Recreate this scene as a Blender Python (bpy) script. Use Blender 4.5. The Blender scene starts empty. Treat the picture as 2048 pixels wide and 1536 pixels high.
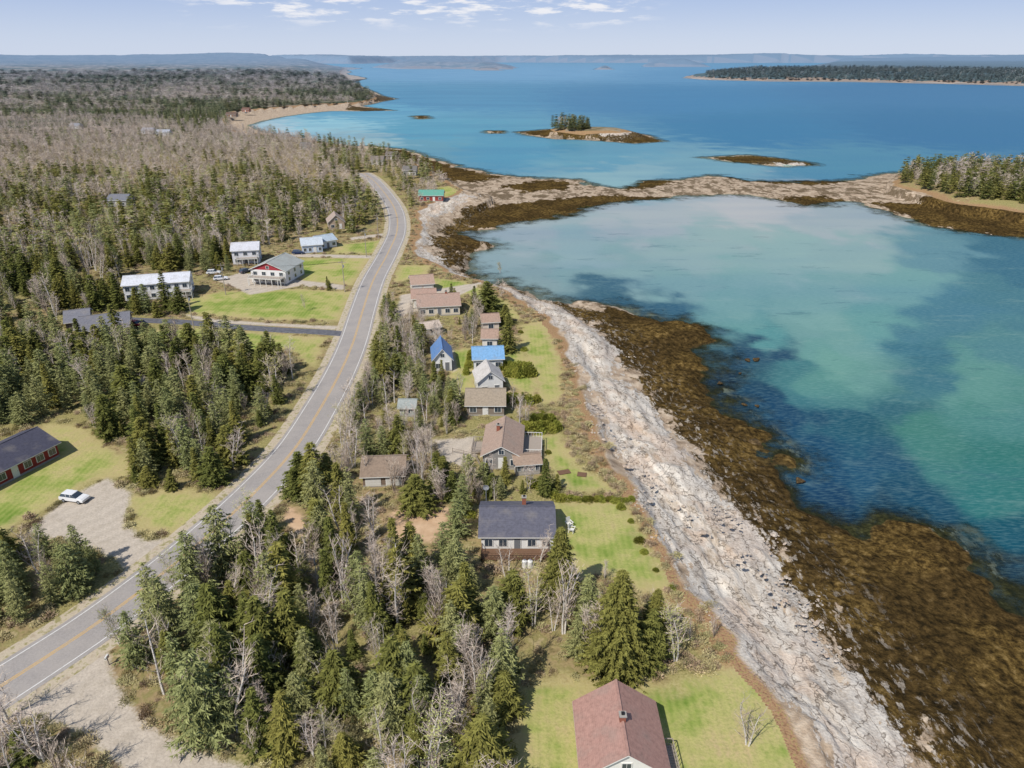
import bpy, math, random
import numpy as np
from mathutils import Vector, Matrix
random.seed(5); rng=np.random.default_rng(7)
scene=bpy.context.scene; COL=scene.collection
F=1420.0; PITCH=math.atan(650/F); CP,SP=math.cos(PITCH),math.sin(PITCH); CZ=72.0; LZ=6.0
def P(u,v,z=LZ):
    x=(u-1024)/F; y=(768-v)/F
    t=(CZ-z)/max(SP-y*CP,1e-5)
    return (x*t,(CP+y*SP)*t)
def proj(x,y,z):
    dz=z-CZ; d=y*CP-dz*SP; up=y*SP+dz*CP
    return 1024+F*x/d, 768-F*up/d, d
def PL(lst,z=LZ): return [P(*p[:2],z) if len(p)==2 else (p[0],p[1]) for p in lst]
def S(r,g,b,k=1.25):
    f=lambda c:(c/255/12.92 if c/255<=.04045 else ((c/255+.055)/1.055)**2.4)
    return (f(r)/k,f(g)/k,f(b)/k,1)
# ------------------------------------------------------------ noise
def _h(ix,iy,s):
    n=(ix*374761393+iy*668265263+s*974711)&0xffffffff
    n=((n^(n>>13))*1274126177)&0xffffffff
    return ((n^(n>>16))&0xffff)/65535.0
def vn(x,y,s=0):
    xi=np.floor(x).astype(np.int64); yi=np.floor(y).astype(np.int64)
    fx=x-xi; fy=y-yi; fx=fx*fx*(3-2*fx); fy=fy*fy*(3-2*fy)
    a=_h(xi,yi,s);b=_h(xi+1,yi,s);c=_h(xi,yi+1,s);d=_h(xi+1,yi+1,s)
    return (a*(1-fx)+b*fx)*(1-fy)+(c*(1-fx)+d*fx)*fy
def fbm(x,y,o=4,s=0):
    r=0;a=.5;t=0
    for i in range(o):
        r=r+a*vn(x*2**i,y*2**i,s+i*17); t+=a; a*=.5
    return r/t
def sstep(a,b,x):
    t=np.clip((x-a)/(b-a),0,1); return t*t*(3-2*t)
def sd(X,Y,poly,clamp=50.):
    out=np.full(X.shape,-clamp); p=np.array(poly,float)
    m=(X>p[:,0].min()-clamp)&(X<p[:,0].max()+clamp)&(Y>p[:,1].min()-clamp)&(Y<p[:,1].max()+clamp)
    if not m.any(): return out
    x=X[m];y=Y[m]; d=np.full(x.shape,1e18); ins=np.zeros(x.shape,bool)
    for i in range(len(p)):
        ax,ay=p[i]; bx,by=p[(i+1)%len(p)]
        ex,ey=bx-ax,by-ay; wx=x-ax; wy=y-ay
        t=np.clip((wx*ex+wy*ey)/(ex*ex+ey*ey+1e-9),0,1)
        d=np.minimum(d,(wx-ex*t)**2+(wy-ey*t)**2)
        if ay!=by:
            c=((ay>y)!=(by>y))&(x<ex*(y-ay)/(by-ay)+ax); ins^=c
    d=np.sqrt(d); out[m]=np.clip(np.where(ins,d,-d),-clamp,clamp); return out
def sdline(X,Y,pts):
    d=np.full(X.shape,1e9)
    for (ax,ay),(bx,by) in zip(pts[:-1],pts[1:]):
        ex,ey=bx-ax,by-ay; wx=X-ax; wy=Y-ay
        t=np.clip((wx*ex+wy*ey)/(ex*ex+ey*ey+1e-9),0,1)
        d=np.minimum(d,(wx-ex*t)**2+(wy-ey*t)**2)
    return np.sqrt(d)
def smax(X,Y,polys,clamp=50.):
    r=np.full(X.shape,-clamp)
    for p in polys: r=np.maximum(r,sd(X,Y,p,clamp))
    return r
def catmull(pts,step=2.0):
    pts=[np.array(p,float) for p in pts]; pts=[2*pts[0]-pts[1]]+pts+[2*pts[-1]-pts[-2]]
    out=[]
    for i in range(1,len(pts)-2):
        p0,p1,p2,p3=pts[i-1:i+3]; n=max(2,int(np.linalg.norm(p2-p1)/step))
        for k in range(n):
            t=k/n; out.append(tuple(.5*((2*p1)+(-p0+p2)*t+(2*p0-5*p1+4*p2-p3)*t*t+(-p0+3*p1-3*p2+p3)*t**3)))
    out.append(tuple(pts[-2])); return out
# ------------------------------------------------------------ site plan
W_main=[(150,-20,0)]+[(2250,1420),(2048,1290),(2010,1215),(1930,1150),(1850,1075),(1790,1050),(1745,1080),(1670,1045),(1590,1000),(1540,930),(1500,870),(1445,810),(1400,765),(1470,742),(1395,700),(1428,680),(1370,655),(1300,632),(1220,612),(1130,608),(1050,592),(1000,578),(945,545),(930,515),(978,490),(920,468),(1000,450),(1080,440),(1160,420),(1230,405),(1340,396),(1420,390),(1500,388),(1600,410),(1700,405),(1740,412),(1830,440),(1900,458),(2048,472),(2300,490),(2500,420),(2300,345),(2100,343),(1900,340),(1790,345),(1740,352),(1700,360),(1640,366),(1500,362),(1440,352),(1370,358),(1300,362),(1240,376),(1180,374),(1150,360),(1080,356),(1000,350),(930,336),(860,316),(800,298),(740,292),(700,292),(640,285),(570,272),(520,264),(500,250),(540,238),(600,228),(660,222),(720,222),(790,221),(720,212),(788,198),(760,190),(735,178),(700,165),(735,158),(700,150),(700,140),(720,136),(650,131),(560,126),(300,123)]+[(-25000,30000,0),(-70000,9000,0),(-500,-80,0)]
L_main=[(75,-20,0)]+[(1690,1640),(1640,1536),(1560,1400),(1480,1300),(1400,1200),(1340,1110),(1300,1040),(1260,960),(1210,880),(1180,800),(1150,720),(1110,650),(1060,612),(1010,582),(960,562),(905,543),(865,528),(838,510),(830,485),(845,450),(838,420),(880,400),(930,385),(910,368),(870,350),(830,325),(780,308),(720,300),(660,288),(600,275),(540,268),(470,262),(448,240),(470,222),(560,214),(640,208),(720,205),(755,196),(740,185),(720,170),(695,163),(690,155),(680,145),(690,136),(640,130),(560,125.5),(300,122.5)]+[(-25000,30000,0),(-70000,9000,0),(-500,-80,0)]
def PL3(l,z): return [(p[0],p[1]) if len(p)==3 else P(p[0],p[1],z) for p in l]
WM=PL3(W_main,0); LM=PL3(L_main,LZ)
ISL_W=[PL([(1035,264),(1100,259),(1180,260),(1230,261),(1290,271),(1328,283),(1270,287),(1180,280),(1110,277),(1060,270)],0),
 PL([(1412,315),(1500,311),(1560,317),(1625,326),(1632,331),(1570,333),(1480,325)],0),
 PL([(828,232),(850,231),(856,237),(838,238)],0),PL([(980,262),(1005,262),(1000,266),(982,266)],0)]
ISL_L=[PL([(1098,265),(1110,262),(1180,262),(1245,264),(1265,270),(1230,273),(1180,272),(1110,270)],3),
 PL([(1783,372),(1800,348),(1900,342),(2100,346),(2300,350),(2400,420),(2200,440),(2048,425),(2000,418),(1900,405),(1840,385)],LZ)]
FAR=[PL([(1362,156),(1420,160),(1540,163),(1700,164),(1900,168),(2048,172),(2400,182),(2600,150),(2300,137),(1900,134),(1600,139),(1545,147),(1440,149)],0),
 PL([(745,135),(800,129),(900,128),(1030,134),(1025,139),(900,138),(800,138)],0),
 PL([(1195,135),(1222,135),(1222,139),(1198,139)],0),PL([(940,139),(1000,138),(1000,141),(950,141)],0),
 PL([(1285,130),(1400,129),(1420,134),(1290,134)],0),PL([(1640,131),(2100,128),(2300,133),(2000,137),(1700,134)],0),
 PL([(500,125),(700,128),(800,126),(1000,125),(1300,126),(1700,126),(2500,127)],0)+[(50000,30000),(30000,60000),(-20000,60000)]]
def fields(X,Y):
    R=np.hypot(X,Y)
    w=sd(X,Y,WM,900.)
    l=sd(X,Y,LM,900.)
    w=np.maximum(w,smax(X,Y,ISL_W,900.)); l=np.maximum(l,smax(X,Y,ISL_L,900.))
    f=smax(X,Y,FAR,900.); w=np.maximum(w,f); l=np.maximum(l,f-8)
    near=1-sstep(450,800,R)
    nz=(fbm(X/11,Y/11,5,3)-.5)*20*near+(fbm(X/45,Y/45,3,5)-.5)*14*(1-.75*near)+(fbm(X/300,Y/300,3,8)-.5)*(R*.02)*sstep(1200,4000,R)
    k=np.clip((R-40)/60,.4,1)
    w=w+nz*k*sstep(-200,-5,-np.abs(w)); l=l+(fbm(X/9,Y/9,3,11)-.5)*5.5*near*sstep(-60,-4,-np.abs(l))
    l=np.minimum(l,w-2)
    return w,l,R
def zone(l,z=LZ): return PL(l,z)
LAWN=[zone(p) for p in [
 [(990,1560),(1045,1375),(1105,1345),(1180,1362),(1330,1365),(1430,1335),(1500,1322),(1570,1405),(1665,1560),(1600,1700),(1100,1700)],
 [(1105,1003),(1255,1000),(1295,1080),(1345,1165),(1320,1200),(1210,1150),(1150,1165),(1105,1080)],
 [(1072,868),(1118,868),(1160,930),(1245,985),(1130,985),(1095,930)],
 [(1040,650),(1088,640),(1122,720),(1125,800),(1075,812),(1075,770),(1040,690)],
 [(895,700),(950,695),(955,790),(900,790)],[(1000,690),(1040,690),(1080,760),(1070,800),(1010,770)],
 [(368,628),(368,598),(440,583),(600,578),(706,583),(680,642),(540,640),(420,632)],
 [(255,660),(400,655),(520,664),(655,675),(628,735),(575,700),(480,705),(280,690)],
 [(-80,1000),(0,975),(90,848),(160,852),(262,920),(272,958),(190,958),(120,1005),(60,1035),(0,1070),(-60,1080)],
 [(252,1000),(330,977),(430,985),(452,1002),(385,1072),(275,1065)],
 [(800,530),(862,530),(850,556),(785,565)],[(585,517),(742,515),(705,570),(600,562)],[(672,490),(762,480),(752,507),(665,507)],
 [(390,430),(430,428),(440,442),(395,444)],[(860,555),(930,562),(1010,600),(1050,640),(1000,640),(930,590),(870,580)],
 [(930,388),(900,372),(870,376),(890,400)],[(300,205),(400,203),(395,212),(310,213)],[(200,195),(260,193),(255,200),(205,201)]]]
GRAV=[zone(p) for p in [
 [(50,1065),(125,1000),(215,955),(264,985),(252,1045),(290,1080),(380,1072),(410,1085),(270,1175),(235,1120),(130,1085)],
 [(60,1370),(215,1285),(226,1345),(255,1400),(312,1455),(392,1498),(520,1540),(740,1600),(700,1700),(380,1690),(290,1590),(225,1525),(160,1470),(90,1440),(0,1440)],
 [(862,880),(950,872),(960,905),(930,940),(890,925)],[(480,545),(600,560),(690,570),(688,580),(600,572),(500,590),(430,560)],
 [(580,507),(748,511),(746,517),(585,514)],[(680,652),(540,646),(430,638),(372,628),(372,635),(430,646),(560,653),(670,660)],
 [(700,475),(770,466),(768,472),(702,481)],[(890,690),(905,688),(915,740),(905,745)],[(985,560),(900,600),(790,640),(800,590)],
 [(640,745),(655,700),(668,690),(640,800),(610,830)]]]
DIRT=[zone(p) for p in [[(768,1035),(800,1015),(895,1012),(900,1060),(870,1085),(780,1080)],
 [(560,1015),(590,1010),(610,1040),(668,1060),(668,1085),(620,1080),(575,1050)]]]
ROCK=[PL3([(1640,1536),(1560,1400),(1480,1300),(1400,1200),(1340,1110),(1300,1040),(1260,960),(1210,880),(1180,800),(1150,720),(1110,650),(1060,612),(1010,582),(960,562),(905,543),(865,528),(835,510),(825,490),(835,450),(830,425),(870,400),(930,385)],LZ)
 +PL3([(955,400),(910,425),(872,445),(852,470),(848,500),(873,530),(923,558),(1000,578),(1060,600),(1120,628),(1185,665),(1218,705),(1262,770),(1322,835),(1372,900),(1405,960),(1465,1015),(1520,1090),(1565,1180),(1620,1260),(1710,1390),(1830,1560),(1880,1700),(1690,1640)],3),
 PL([(1180,265),(1235,261),(1270,270),(1240,275),(1185,272)],3),PL([(1545,322),(1600,322),(1620,329),(1560,330)],2)]
WEED=[PL3([(1900,1700),(1840,1560),(1710,1390),(1610,1260),(1560,1180),(1520,1090),(1465,1015),(1405,960),(1370,900),(1322,835),(1262,770),(1218,705),(1180,665),(1118,628),(1060,600),(1000,575),(950,555),(890,530),(865,500),(875,470)],2.5)
 +PL3([(915,440),(960,462),(985,490),(930,515),(940,560),(1050,605),(1130,625),(1220,625),(1480,640),(1490,780),(1600,900),(1640,970),(1820,1000),(2090,1180),(2400,1400),(2300,1800)],0)]
WEED+=[PL(p,.5) for p in [[(740,300),(800,298),(860,318),(930,338),(1000,352),(950,368),(900,362),(850,345),(800,325)],
 [(1000,374),(1080,360),(1150,362),(1130,380),(1050,386)],[(1230,374),(1300,359),(1365,360),(1330,370),(1260,378)],
 [(915,432),(1000,412),(1100,400),(1200,390),(1350,394),(1350,406),(1250,427),(1190,440),(1080,440),(980,455),(930,470)],
 [(1420,343),(1500,340),(1600,350),(1710,362),(1620,370),(1480,360)],[(1735,400),(1850,413),(2048,443),(2300,460),(2300,500),(2048,474),(1900,460),(1820,438)],
 [(700,213),(795,219),(740,222),(690,220)],[(750,188),(792,198),(745,205),(730,198)],[(690,160),(740,157),(735,161),(700,167)],
 [(1560,395),(1640,392),(1700,402),(1640,412),(1570,410)]]]
WEED+=ISL_W
ROADPX=[(-260,1540),(-120,1450),(0,1374),(100,1310),(200,1243),(320,1152),(420,1068),(510,985),(590,897),(645,810),(683,740),(708,680),(726,620),(747,560),(775,508),(794,462),(791,422),(772,390),(746,360),(725,346)]
ROAD=catmull([P(*p) for p in ROADPX],2.0)
DRIVE=catmull([P(*p) for p in [(690,668),(640,664),(560,660),(450,652),(360,644),(270,640),(180,634),(130,640)]],2.0)
# ------------------------------------------------------------ node helper
class NB:
    def __init__(s,name,rough=.9,spec=.2):
        s.m=bpy.data.materials.new(name); s.m.use_nodes=True; s.t=s.m.node_tree; s.t.nodes.clear()
        s.out=s.n('ShaderNodeOutputMaterial'); s.b=s.n('ShaderNodeBsdfPrincipled'); s.l(s.b.outputs[0],s.out.inputs[0])
        s.b.inputs['Roughness'].default_value=rough; s.b.inputs['Specular IOR Level'].default_value=spec
    def n(s,t,**k):
        x=s.t.nodes.new(t)
        for a,b in k.items(): setattr(x,a,b)
        return x
    def l(s,a,b): s.t.links.new(a,b)
    def put(s,v,sock):
        if isinstance(v,bpy.types.NodeSocket): s.l(v,sock)
        elif v is not None: sock.default_value=v
    def pos(s): return s.n('ShaderNodeNewGeometry').outputs['Position']
    def obj(s): return s.n('ShaderNodeTexCoord').outputs['Object']
    def rnd(s): return s.n('ShaderNodeObjectInfo').outputs['Random']
    def at(s,n): 
        a=s.n('ShaderNodeAttribute'); a.attribute_name=n; return a.outputs['Fac']
    def atc(s,n):
        a=s.n('ShaderNodeAttribute'); a.attribute_name=n; return a.outputs['Color']
    def ma(s,op,a,b=None,clamp=False):
        x=s.n('ShaderNodeMath',operation=op,use_clamp=clamp); s.put(a,x.inputs[0]); s.put(b,x.inputs[1]); return x.outputs[0]
    def noise(s,scale,detail=3,vec=None,rough=.55):
        x=s.n('ShaderNodeTexNoise'); x.inputs['Scale'].default_value=scale; x.inputs['Detail'].default_value=detail; x.inputs['Roughness'].default_value=rough
        s.l(vec if vec else s.pos(),x.inputs['Vector']); return x.outputs[0]
    def vor(s,scale,feat='F1',vec=None,out=0):
        x=s.n('ShaderNodeTexVoronoi',feature=feat); x.inputs['Scale'].default_value=scale
        s.l(vec if vec else s.pos(),x.inputs['Vector']); return x.outputs[out]
    def mp(s,vec,sc,rot=(0,0,0)):
        x=s.n('ShaderNodeMapping'); x.inputs['Scale'].default_value=sc; x.inputs['Rotation'].default_value=rot; s.l(vec,x.inputs['Vector']); return x.outputs[0]
    def mix(s,f,a,b,bt='MIX'):
        x=s.n('ShaderNodeMix',data_type='RGBA',blend_type=bt); s.put(f,x.inputs[0]); s.put(a,x.inputs[6]); s.put(b,x.inputs[7]); return x.outputs[2]
    def rmp(s,f,lo,hi,a=0.,b=1.):
        x=s.n('ShaderNodeMapRange'); x.interpolation_type='SMOOTHSTEP'; s.put(f,x.inputs[0]); x.inputs[1].default_value=lo; x.inputs[2].default_value=hi; x.inputs[3].default_value=a; x.inputs[4].default_value=b; return x.outputs[0]
    def ramp(s,f,st):
        x=s.n('ShaderNodeValToRGB'); e=x.color_ramp.elements
        while len(e)<len(st): e.new(.5)
        for k,(p,c) in enumerate(st): e[k].position=p; e[k].color=c
        s.l(f,x.inputs[0]); return x.outputs[0]
    def col(s,c): s.put(c,s.b.inputs['Base Color']); return s
    def dist(s):
        x=s.n('ShaderNodeVectorMath',operation='LENGTH'); s.l(s.pos(),x.inputs[0]); return x.outputs['Value']
    def diffuse(s,c,h=None,st=.5,ds=.1):
        s.t.nodes.remove(s.b); d=s.n('ShaderNodeBsdfDiffuse'); s.put(c,d.inputs[0]); s.l(d.outputs[0],s.out.inputs[0])
        if h is not None:
            x=s.n('ShaderNodeBump'); x.inputs['Strength'].default_value=st; x.inputs['Distance'].default_value=ds; s.l(h,x.inputs['Height']); s.l(x.outputs[0],d.inputs['Normal'])
        return s.m
    def bump(s,h,strength=.5,dist=.1):
        x=s.n('ShaderNodeBump'); x.inputs['Strength'].default_value=strength; x.inputs['Distance'].default_value=dist; s.l(h,x.inputs['Height']); s.l(x.outputs[0],s.b.inputs['Normal']); return s
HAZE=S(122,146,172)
def hazed(n,c,lo=500,hi=7000,mx=.8):  # aerial haze painted into the base colour, stronger away from the origin
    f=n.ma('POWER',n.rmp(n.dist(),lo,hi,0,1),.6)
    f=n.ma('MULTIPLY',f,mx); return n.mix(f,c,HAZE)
# ------------------------------------------------------------ object helpers
def newobj(name,data,parent=None,loc=None):
    o=bpy.data.objects.new(name,data); COL.objects.link(o)
    if parent: o.parent=parent
    if loc: o.location=loc
    return o
def top(o,label,cat,group=None):
    o["label"]=label; o["category"]=cat
    if group: o["group"]=group
    return o
def struct(o): o["kind"]="structure"; return o
def mesh(name,V,Fc,mats,mi=None,smooth=False,sh=0):
    me=bpy.data.meshes.new(name); me.from_pydata([tuple(v) for v in V],[],Fc)
    for m in mats: me.materials.append(m)
    if mi is not None: me.polygons.foreach_set('material_index',mi)
    if smooth: me.polygons.foreach_set('use_smooth',[True]*len(Fc))
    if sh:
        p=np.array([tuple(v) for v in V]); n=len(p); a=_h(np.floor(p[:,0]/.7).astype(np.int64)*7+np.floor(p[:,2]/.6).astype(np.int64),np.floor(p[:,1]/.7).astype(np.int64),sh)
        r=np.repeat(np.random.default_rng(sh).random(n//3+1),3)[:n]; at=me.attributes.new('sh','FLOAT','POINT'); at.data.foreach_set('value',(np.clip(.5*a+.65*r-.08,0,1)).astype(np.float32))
    me.update(); return me
class MB:
    def __init__(s): s.V=[];s.F=[];s.M=[]
    def box(s,c,d,m=0,rz=0,taper=1.):
        i=len(s.V); cr,sr=math.cos(rz),math.sin(rz)
        for z in(-1,1):
            for x,y in((-1,-1),(1,-1),(1,1),(-1,1)):
                k=taper if z>0 else 1; X=x*d[0]/2*k;Y=y*d[1]/2*k
                s.V.append((c[0]+X*cr-Y*sr,c[1]+X*sr+Y*cr,c[2]+z*d[2]/2))
        for f in((3,2,1,0),(4,5,6,7),(0,1,5,4),(1,2,6,5),(2,3,7,6),(3,0,4,7)): s.F.append(tuple(i+k for k in f)); s.M.append(m)
    def tube(s,a,b,ra,rb,n=6,m=0,cap=True):
        a=Vector(a);b=Vector(b); d=(b-a).normalized(); u=d.orthogonal().normalized(); w=d.cross(u); i=len(s.V)
        for p,r in((a,ra),(b,rb)):
            for k in range(n):
                t=2*math.pi*k/n; s.V.append(tuple(p+(u*math.cos(t)+w*math.sin(t))*r))
        for k in range(n): s.F.append((i+k,i+(k+1)%n,i+n+(k+1)%n,i+n+k)); s.M.append(m)
        if cap: s.F.append(tuple(i+n+k for k in range(n))); s.M.append(m); s.F.append(tuple(i+n-1-k for k in range(n))); s.M.append(m)
    def poly(s,pts,m=0):
        i=len(s.V); s.V+= [tuple(p) for p in pts]; s.F.append(tuple(range(i,i+len(pts)))); s.M.append(m)
    def obj(s,name,mats,parent=None,loc=None):
        return newobj(name,mesh(name,s.V,s.F,mats,s.M),parent,loc)
# ------------------------------------------------------------ ground
def grid(az,rs):
    A,Rr=np.meshgrid(az,rs); X=Rr*np.sin(A); Y=Rr*np.cos(A); return X.ravel(),Y.ravel(),len(rs),len(az)
def gridmesh(name,X,Y,Z,nr,na):
    me=bpy.data.meshes.new(name); n=len(X); me.vertices.add(n)
    me.vertices.foreach_set('co',np.stack([X,Y,Z],1).astype(np.float32).ravel())
    i=(np.arange(nr-1)[:,None]*na+np.arange(na-1)[None,:]).ravel()
    q=np.stack([i,i+1,i+na+1,i+na],1)[:,::-1].astype(np.int32); me.loops.add(q.size); me.polygons.add(len(q))
    me.loops.foreach_set('vertex_index',np.ascontiguousarray(q).ravel()); me.polygons.foreach_set('loop_start',(np.arange(len(q))*4).astype(np.int32))
    me.polygons.foreach_set('use_smooth',np.ones(len(q),bool)); me.update(calc_edges=True); return me,q
def fattr(me,n,v):
    a=me.attributes.new(n,'FLOAT','POINT'); a.data.foreach_set('value',np.asarray(v,np.float32))
az=np.radians(np.linspace(-58,58,700))
rs=np.concatenate([22*1.0055**np.arange(0,600),22*1.0055**600*1.014**np.arange(0,320)])
X,Y,nr,na=grid(az,rs)
Wf,Lf,R=fields(X,Y)
nearm=R<1000
def nm(polys,cl=30.):
    o=np.full(X.shape,-cl); o[nearm]=smax(X[nearm],Y[nearm],polys,cl); return o
aR=nm(ROCK); aG=nm(GRAV,12.); aD=nm(DIRT,12.)
aW=smax(X,Y,WEED,30.); aL=smax(X,Y,LAWN,20.)
t=np.clip(Wf/(Wf+np.maximum(-Lf,0)+1e-3),0,1)
Z=np.where(Lf>0,LZ,LZ*t**.9)
bar=sstep(310,380,R)*(aR<-8)*(Lf<-3); Z=np.where(bar>0,Z*(1-.7*bar),Z)
Z=np.where(Wf<0,np.maximum(-3,Wf*.08)-.03,Z)
rk=sstep(-6,3,aR)*sstep(0,2,-Lf)*(Wf>0)
XR=X+Y*.18
q_=fbm(XR/8,Y/22,4,31)*8; fq=q_-np.floor(q_); terr=(np.floor(q_)+sstep(.7,1,fq)-4.)*.45
Z+=rk*(terr+(fbm(X/2.6,Y/5,3,33)-.5)*.6)
wk=(1-sstep(-6,3,aR))*sstep(.5,4,Wf)*sstep(0,2,-Lf)*(1-sstep(300,450,R))
Z+=wk*((fbm(X/6,Y/9,4,35)-.55)*1.6+(fbm(X/1.8,Y/1.8,2,36)-.5)*.6)*sstep(-6,2,aW)
hill=np.clip((R-1300)*.0105,0,150)*np.clip(Lf/250,0,1)*(.2+1.1*fbm(X/2600,Y/2600,4,41))
Z+=hill+ (fbm(X/60,Y/60,3,44)*14-3)*sstep(1700,3200,R)*np.clip(Lf/40,0,1)
islb=smax(X,Y,ISL_L,60.); Z+=np.clip(islb/12,0,1)*2.5
gm,gq=gridmesh('ground',X,Y,Z,nr,na)
for n_,v_ in (('wl',Wf),('ld',Lf),('rk',aR),('wd',aW),('lw',aL),('gr',aG),('dt',aD)): fattr(gm,n_,v_)
fL=Lf[gq].min(1); fX=Lf[gq].max(1); fR=R[gq].mean(1); fW=Wf[gq].max(1)
midx=np.where((fL>1.6)&(fR<900),0,np.where(fL>1.6,2,np.where(fW<-18,3,1))).astype(np.int32)
def c_far(g):
    fn=g.noise(.02,5,rough=.75)
    farc=g.ramp(fn,[(.36,S(66,74,54)),(.46,S(108,102,84)),(.54,S(160,144,130)),(.68,S(176,164,148))])
    farc=g.mix(g.rmp(g.noise(.006,2),.45,.62),farc,g.ramp(fn,[(.42,S(64,76,54)),(.6,S(100,102,80))]))
    sx_=g.n('ShaderNodeSeparateXYZ'); g.l(g.pos(),sx_.inputs[0]); return g.mix(g.rmp(sx_.outputs[0],150,400),farc,g.ramp(fn,[(.4,S(40,56,42)),(.6,S(66,80,56))]))
g=NB('woodland_floor_and_lawns'); pos=g.pos(); n1=g.noise(.05,3);n2=g.noise(.5,4);n3=g.noise(3.,3)
wob=g.ma('MULTIPLY',g.ma('SUBTRACT',n2,.5),5.); wobS=g.ma('MULTIPLY',g.ma('SUBTRACT',n3,.5),1.6)
lit=g.ramp(n2,[(.3,S(108,94,64)),(.45,S(164,142,108)),(.55,S(138,130,84)),(.7,S(190,170,136))])
lit=g.mix(g.rmp(n1,.44,.58),lit,g.ramp(n3,[(.3,S(120,116,70)),(.7,S(174,162,112))]))
edge=g.ramp(n3,[(.3,S(132,100,74)),(.5,S(172,136,106)),(.7,S(158,148,96))])
c=g.mix(g.rmp(g.ma('ADD',g.at('ld'),wob),7,1),lit,edge)
straw=g.ramp(n3,[(.3,S(166,150,102)),(.7,S(196,180,134))])
lawn=g.ramp(g.noise(.09,5,rough=.7),[(.33,S(108,136,56)),(.44,S(142,156,80)),(.54,S(178,172,112)),(.68,S(192,170,130))])
lawn=g.mix(g.rmp(n3,.35,.75,0,.4),lawn,S(112,130,60))
stripe=g.n('ShaderNodeTexWave'); stripe.inputs['Scale'].default_value=.32; stripe.inputs['Distortion'].default_value=1.2; g.l(g.mp(pos,(1,.25,0)),stripe.inputs['Vector'])
lawn=g.mix(g.ma('MULTIPLY',stripe.outputs[1],.2),lawn,S(192,188,116))
lawn=g.mix(g.rmp(g.ma('ADD',g.at('lw'),g.ma('MULTIPLY',wob,1.2)),3.2,.2,0,.75),lawn,straw)
def mask(name,lo,hi,w=None): return g.rmp(g.ma('ADD',g.at(name),w),lo,hi)
c=g.mix(mask('lw',-1.2,.9,g.ma('MULTIPLY',wob,.7)),c,lawn)
grav=g.ramp(n3,[(.3,S(182,170,156)),(.6,S(202,190,174))]); grav=g.mix(g.rmp(n2,.5,.75,0,.45),grav,S(162,150,132))
trk=g.n('ShaderNodeTexWave'); trk.inputs['Scale'].default_value=.14; trk.inputs['Distortion'].default_value=3.; trk.inputs['Detail'].default_value=2; g.l(g.mp(pos,(1,1,0),(0,0,.6)),trk.inputs['Vector']); grav=g.mix(g.ma('MULTIPLY',trk.outputs[1],.22),grav,S(156,146,132))
c=g.mix(mask('gr',-.5,.8,wobS),c,grav)
c=g.mix(mask('dt',-.8,.8,wob),c,g.ramp(n2,[(.3,S(190,158,126)),(.7,S(212,182,150))]))
c=g.mix(g.rmp(g.dist(),450,900),c,c_far(g))
gm.materials.append(g.diffuse(c,g.ma('ADD',n2,g.ma('MULTIPLY',n3,.3)),.5,.3))
g=NB('shore_rock_weed_sand'); pos=g.pos(); n2=g.noise(.5,4);n3=g.noise(3.,3)
wob=g.ma('MULTIPLY',g.ma('SUBTRACT',n2,.5),5.); wobS=g.ma('MULTIPLY',g.ma('SUBTRACT',n3,.5),1.6)
edge=g.ramp(n3,[(.3,S(128,98,72)),(.5,S(168,134,104)),(.7,S(156,146,92))])
n12=g.noise(.11,6,vec=g.mp(pos,(1.3,.7,1)),rough=.74)
sand=g.ramp(n2,[(.33,S(146,128,108)),(.48,S(176,156,134)),(.62,S(198,180,158))])
sand=g.mix(g.ma('MULTIPLY',g.rmp(n12,.47,.55,0,.8),g.rmp(g.dist(),640,480)),sand,S(92,78,58))
wn=g.noise(.8,5,rough=.76)
weed=g.ramp(wn,[(.34,S(38,32,20)),(.45,S(70,56,32)),(.55,S(104,84,46)),(.7,S(146,122,78))])
weed=g.mix(g.rmp(g.noise(.07,4,rough=.62),.42,.56,0,.75),weed,g.ramp(wn,[(.36,S(34,30,20)),(.6,S(76,60,36)),(.74,S(112,94,66))]))
strt=g.mp(pos,(.62,.2,.4),(0,0,math.radians(10)))
sn=g.noise(1.,6,vec=strt,rough=.68)
spk=g.ma('MULTIPLY',g.rmp(g.noise(.7,6,vec=g.mp(pos,(1.3,.6,1)),rough=.72),.55,.60),g.rmp(g.ma('ADD',g.at('rk'),g.ma('MULTIPLY',wob,3.)),-17,0))
weed=g.mix(spk,weed,g.ramp(n3,[(.35,S(134,124,112)),(.65,S(184,174,160))]))
rock=g.ramp(sn,[(.27,S(134,118,102)),(.39,S(188,172,152)),(.50,S(218,206,190)),(.66,S(236,227,212))])
rock=g.mix(g.rmp(g.noise(.11,3,rough=.6),.47,.58,0,.5),rock,g.ramp(n3,[(.3,S(180,146,120)),(.65,S(216,190,166))]))
rock=g.mix(g.rmp(g.ma('ADD',g.at('rk'),wob),8,1,0,.5),rock,g.ramp(n3,[(.35,S(146,142,138)),(.65,S(198,194,188))]))
rock=g.mix(g.rmp(wn,.57,.68,0,.5),rock,S(110,97,84))
wv=g.n('ShaderNodeVectorMath',operation='ADD'); g.l(g.mp(pos,(1,.42,.7),(0,0,math.radians(12))),wv.inputs[0]); nn=g.n('ShaderNodeTexNoise'); nn.inputs['Scale'].default_value=.5; nn.inputs['Detail'].default_value=3; g.l(pos,nn.inputs['Vector']); vs=g.n('ShaderNodeVectorMath',operation='SCALE'); vs.inputs['Scale'].default_value=4.; g.l(nn.outputs[1],vs.inputs[0]); g.l(vs.outputs[0],wv.inputs[1])
cr=g.vor(.4,'DISTANCE_TO_EDGE',vec=wv.outputs[0])
rock=g.mix(g.rmp(cr,.0,.05,.75,0),rock,S(88,77,66))
wob8=g.ma('MULTIPLY',g.ma('SUBTRACT',n12,.5),38.)
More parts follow.
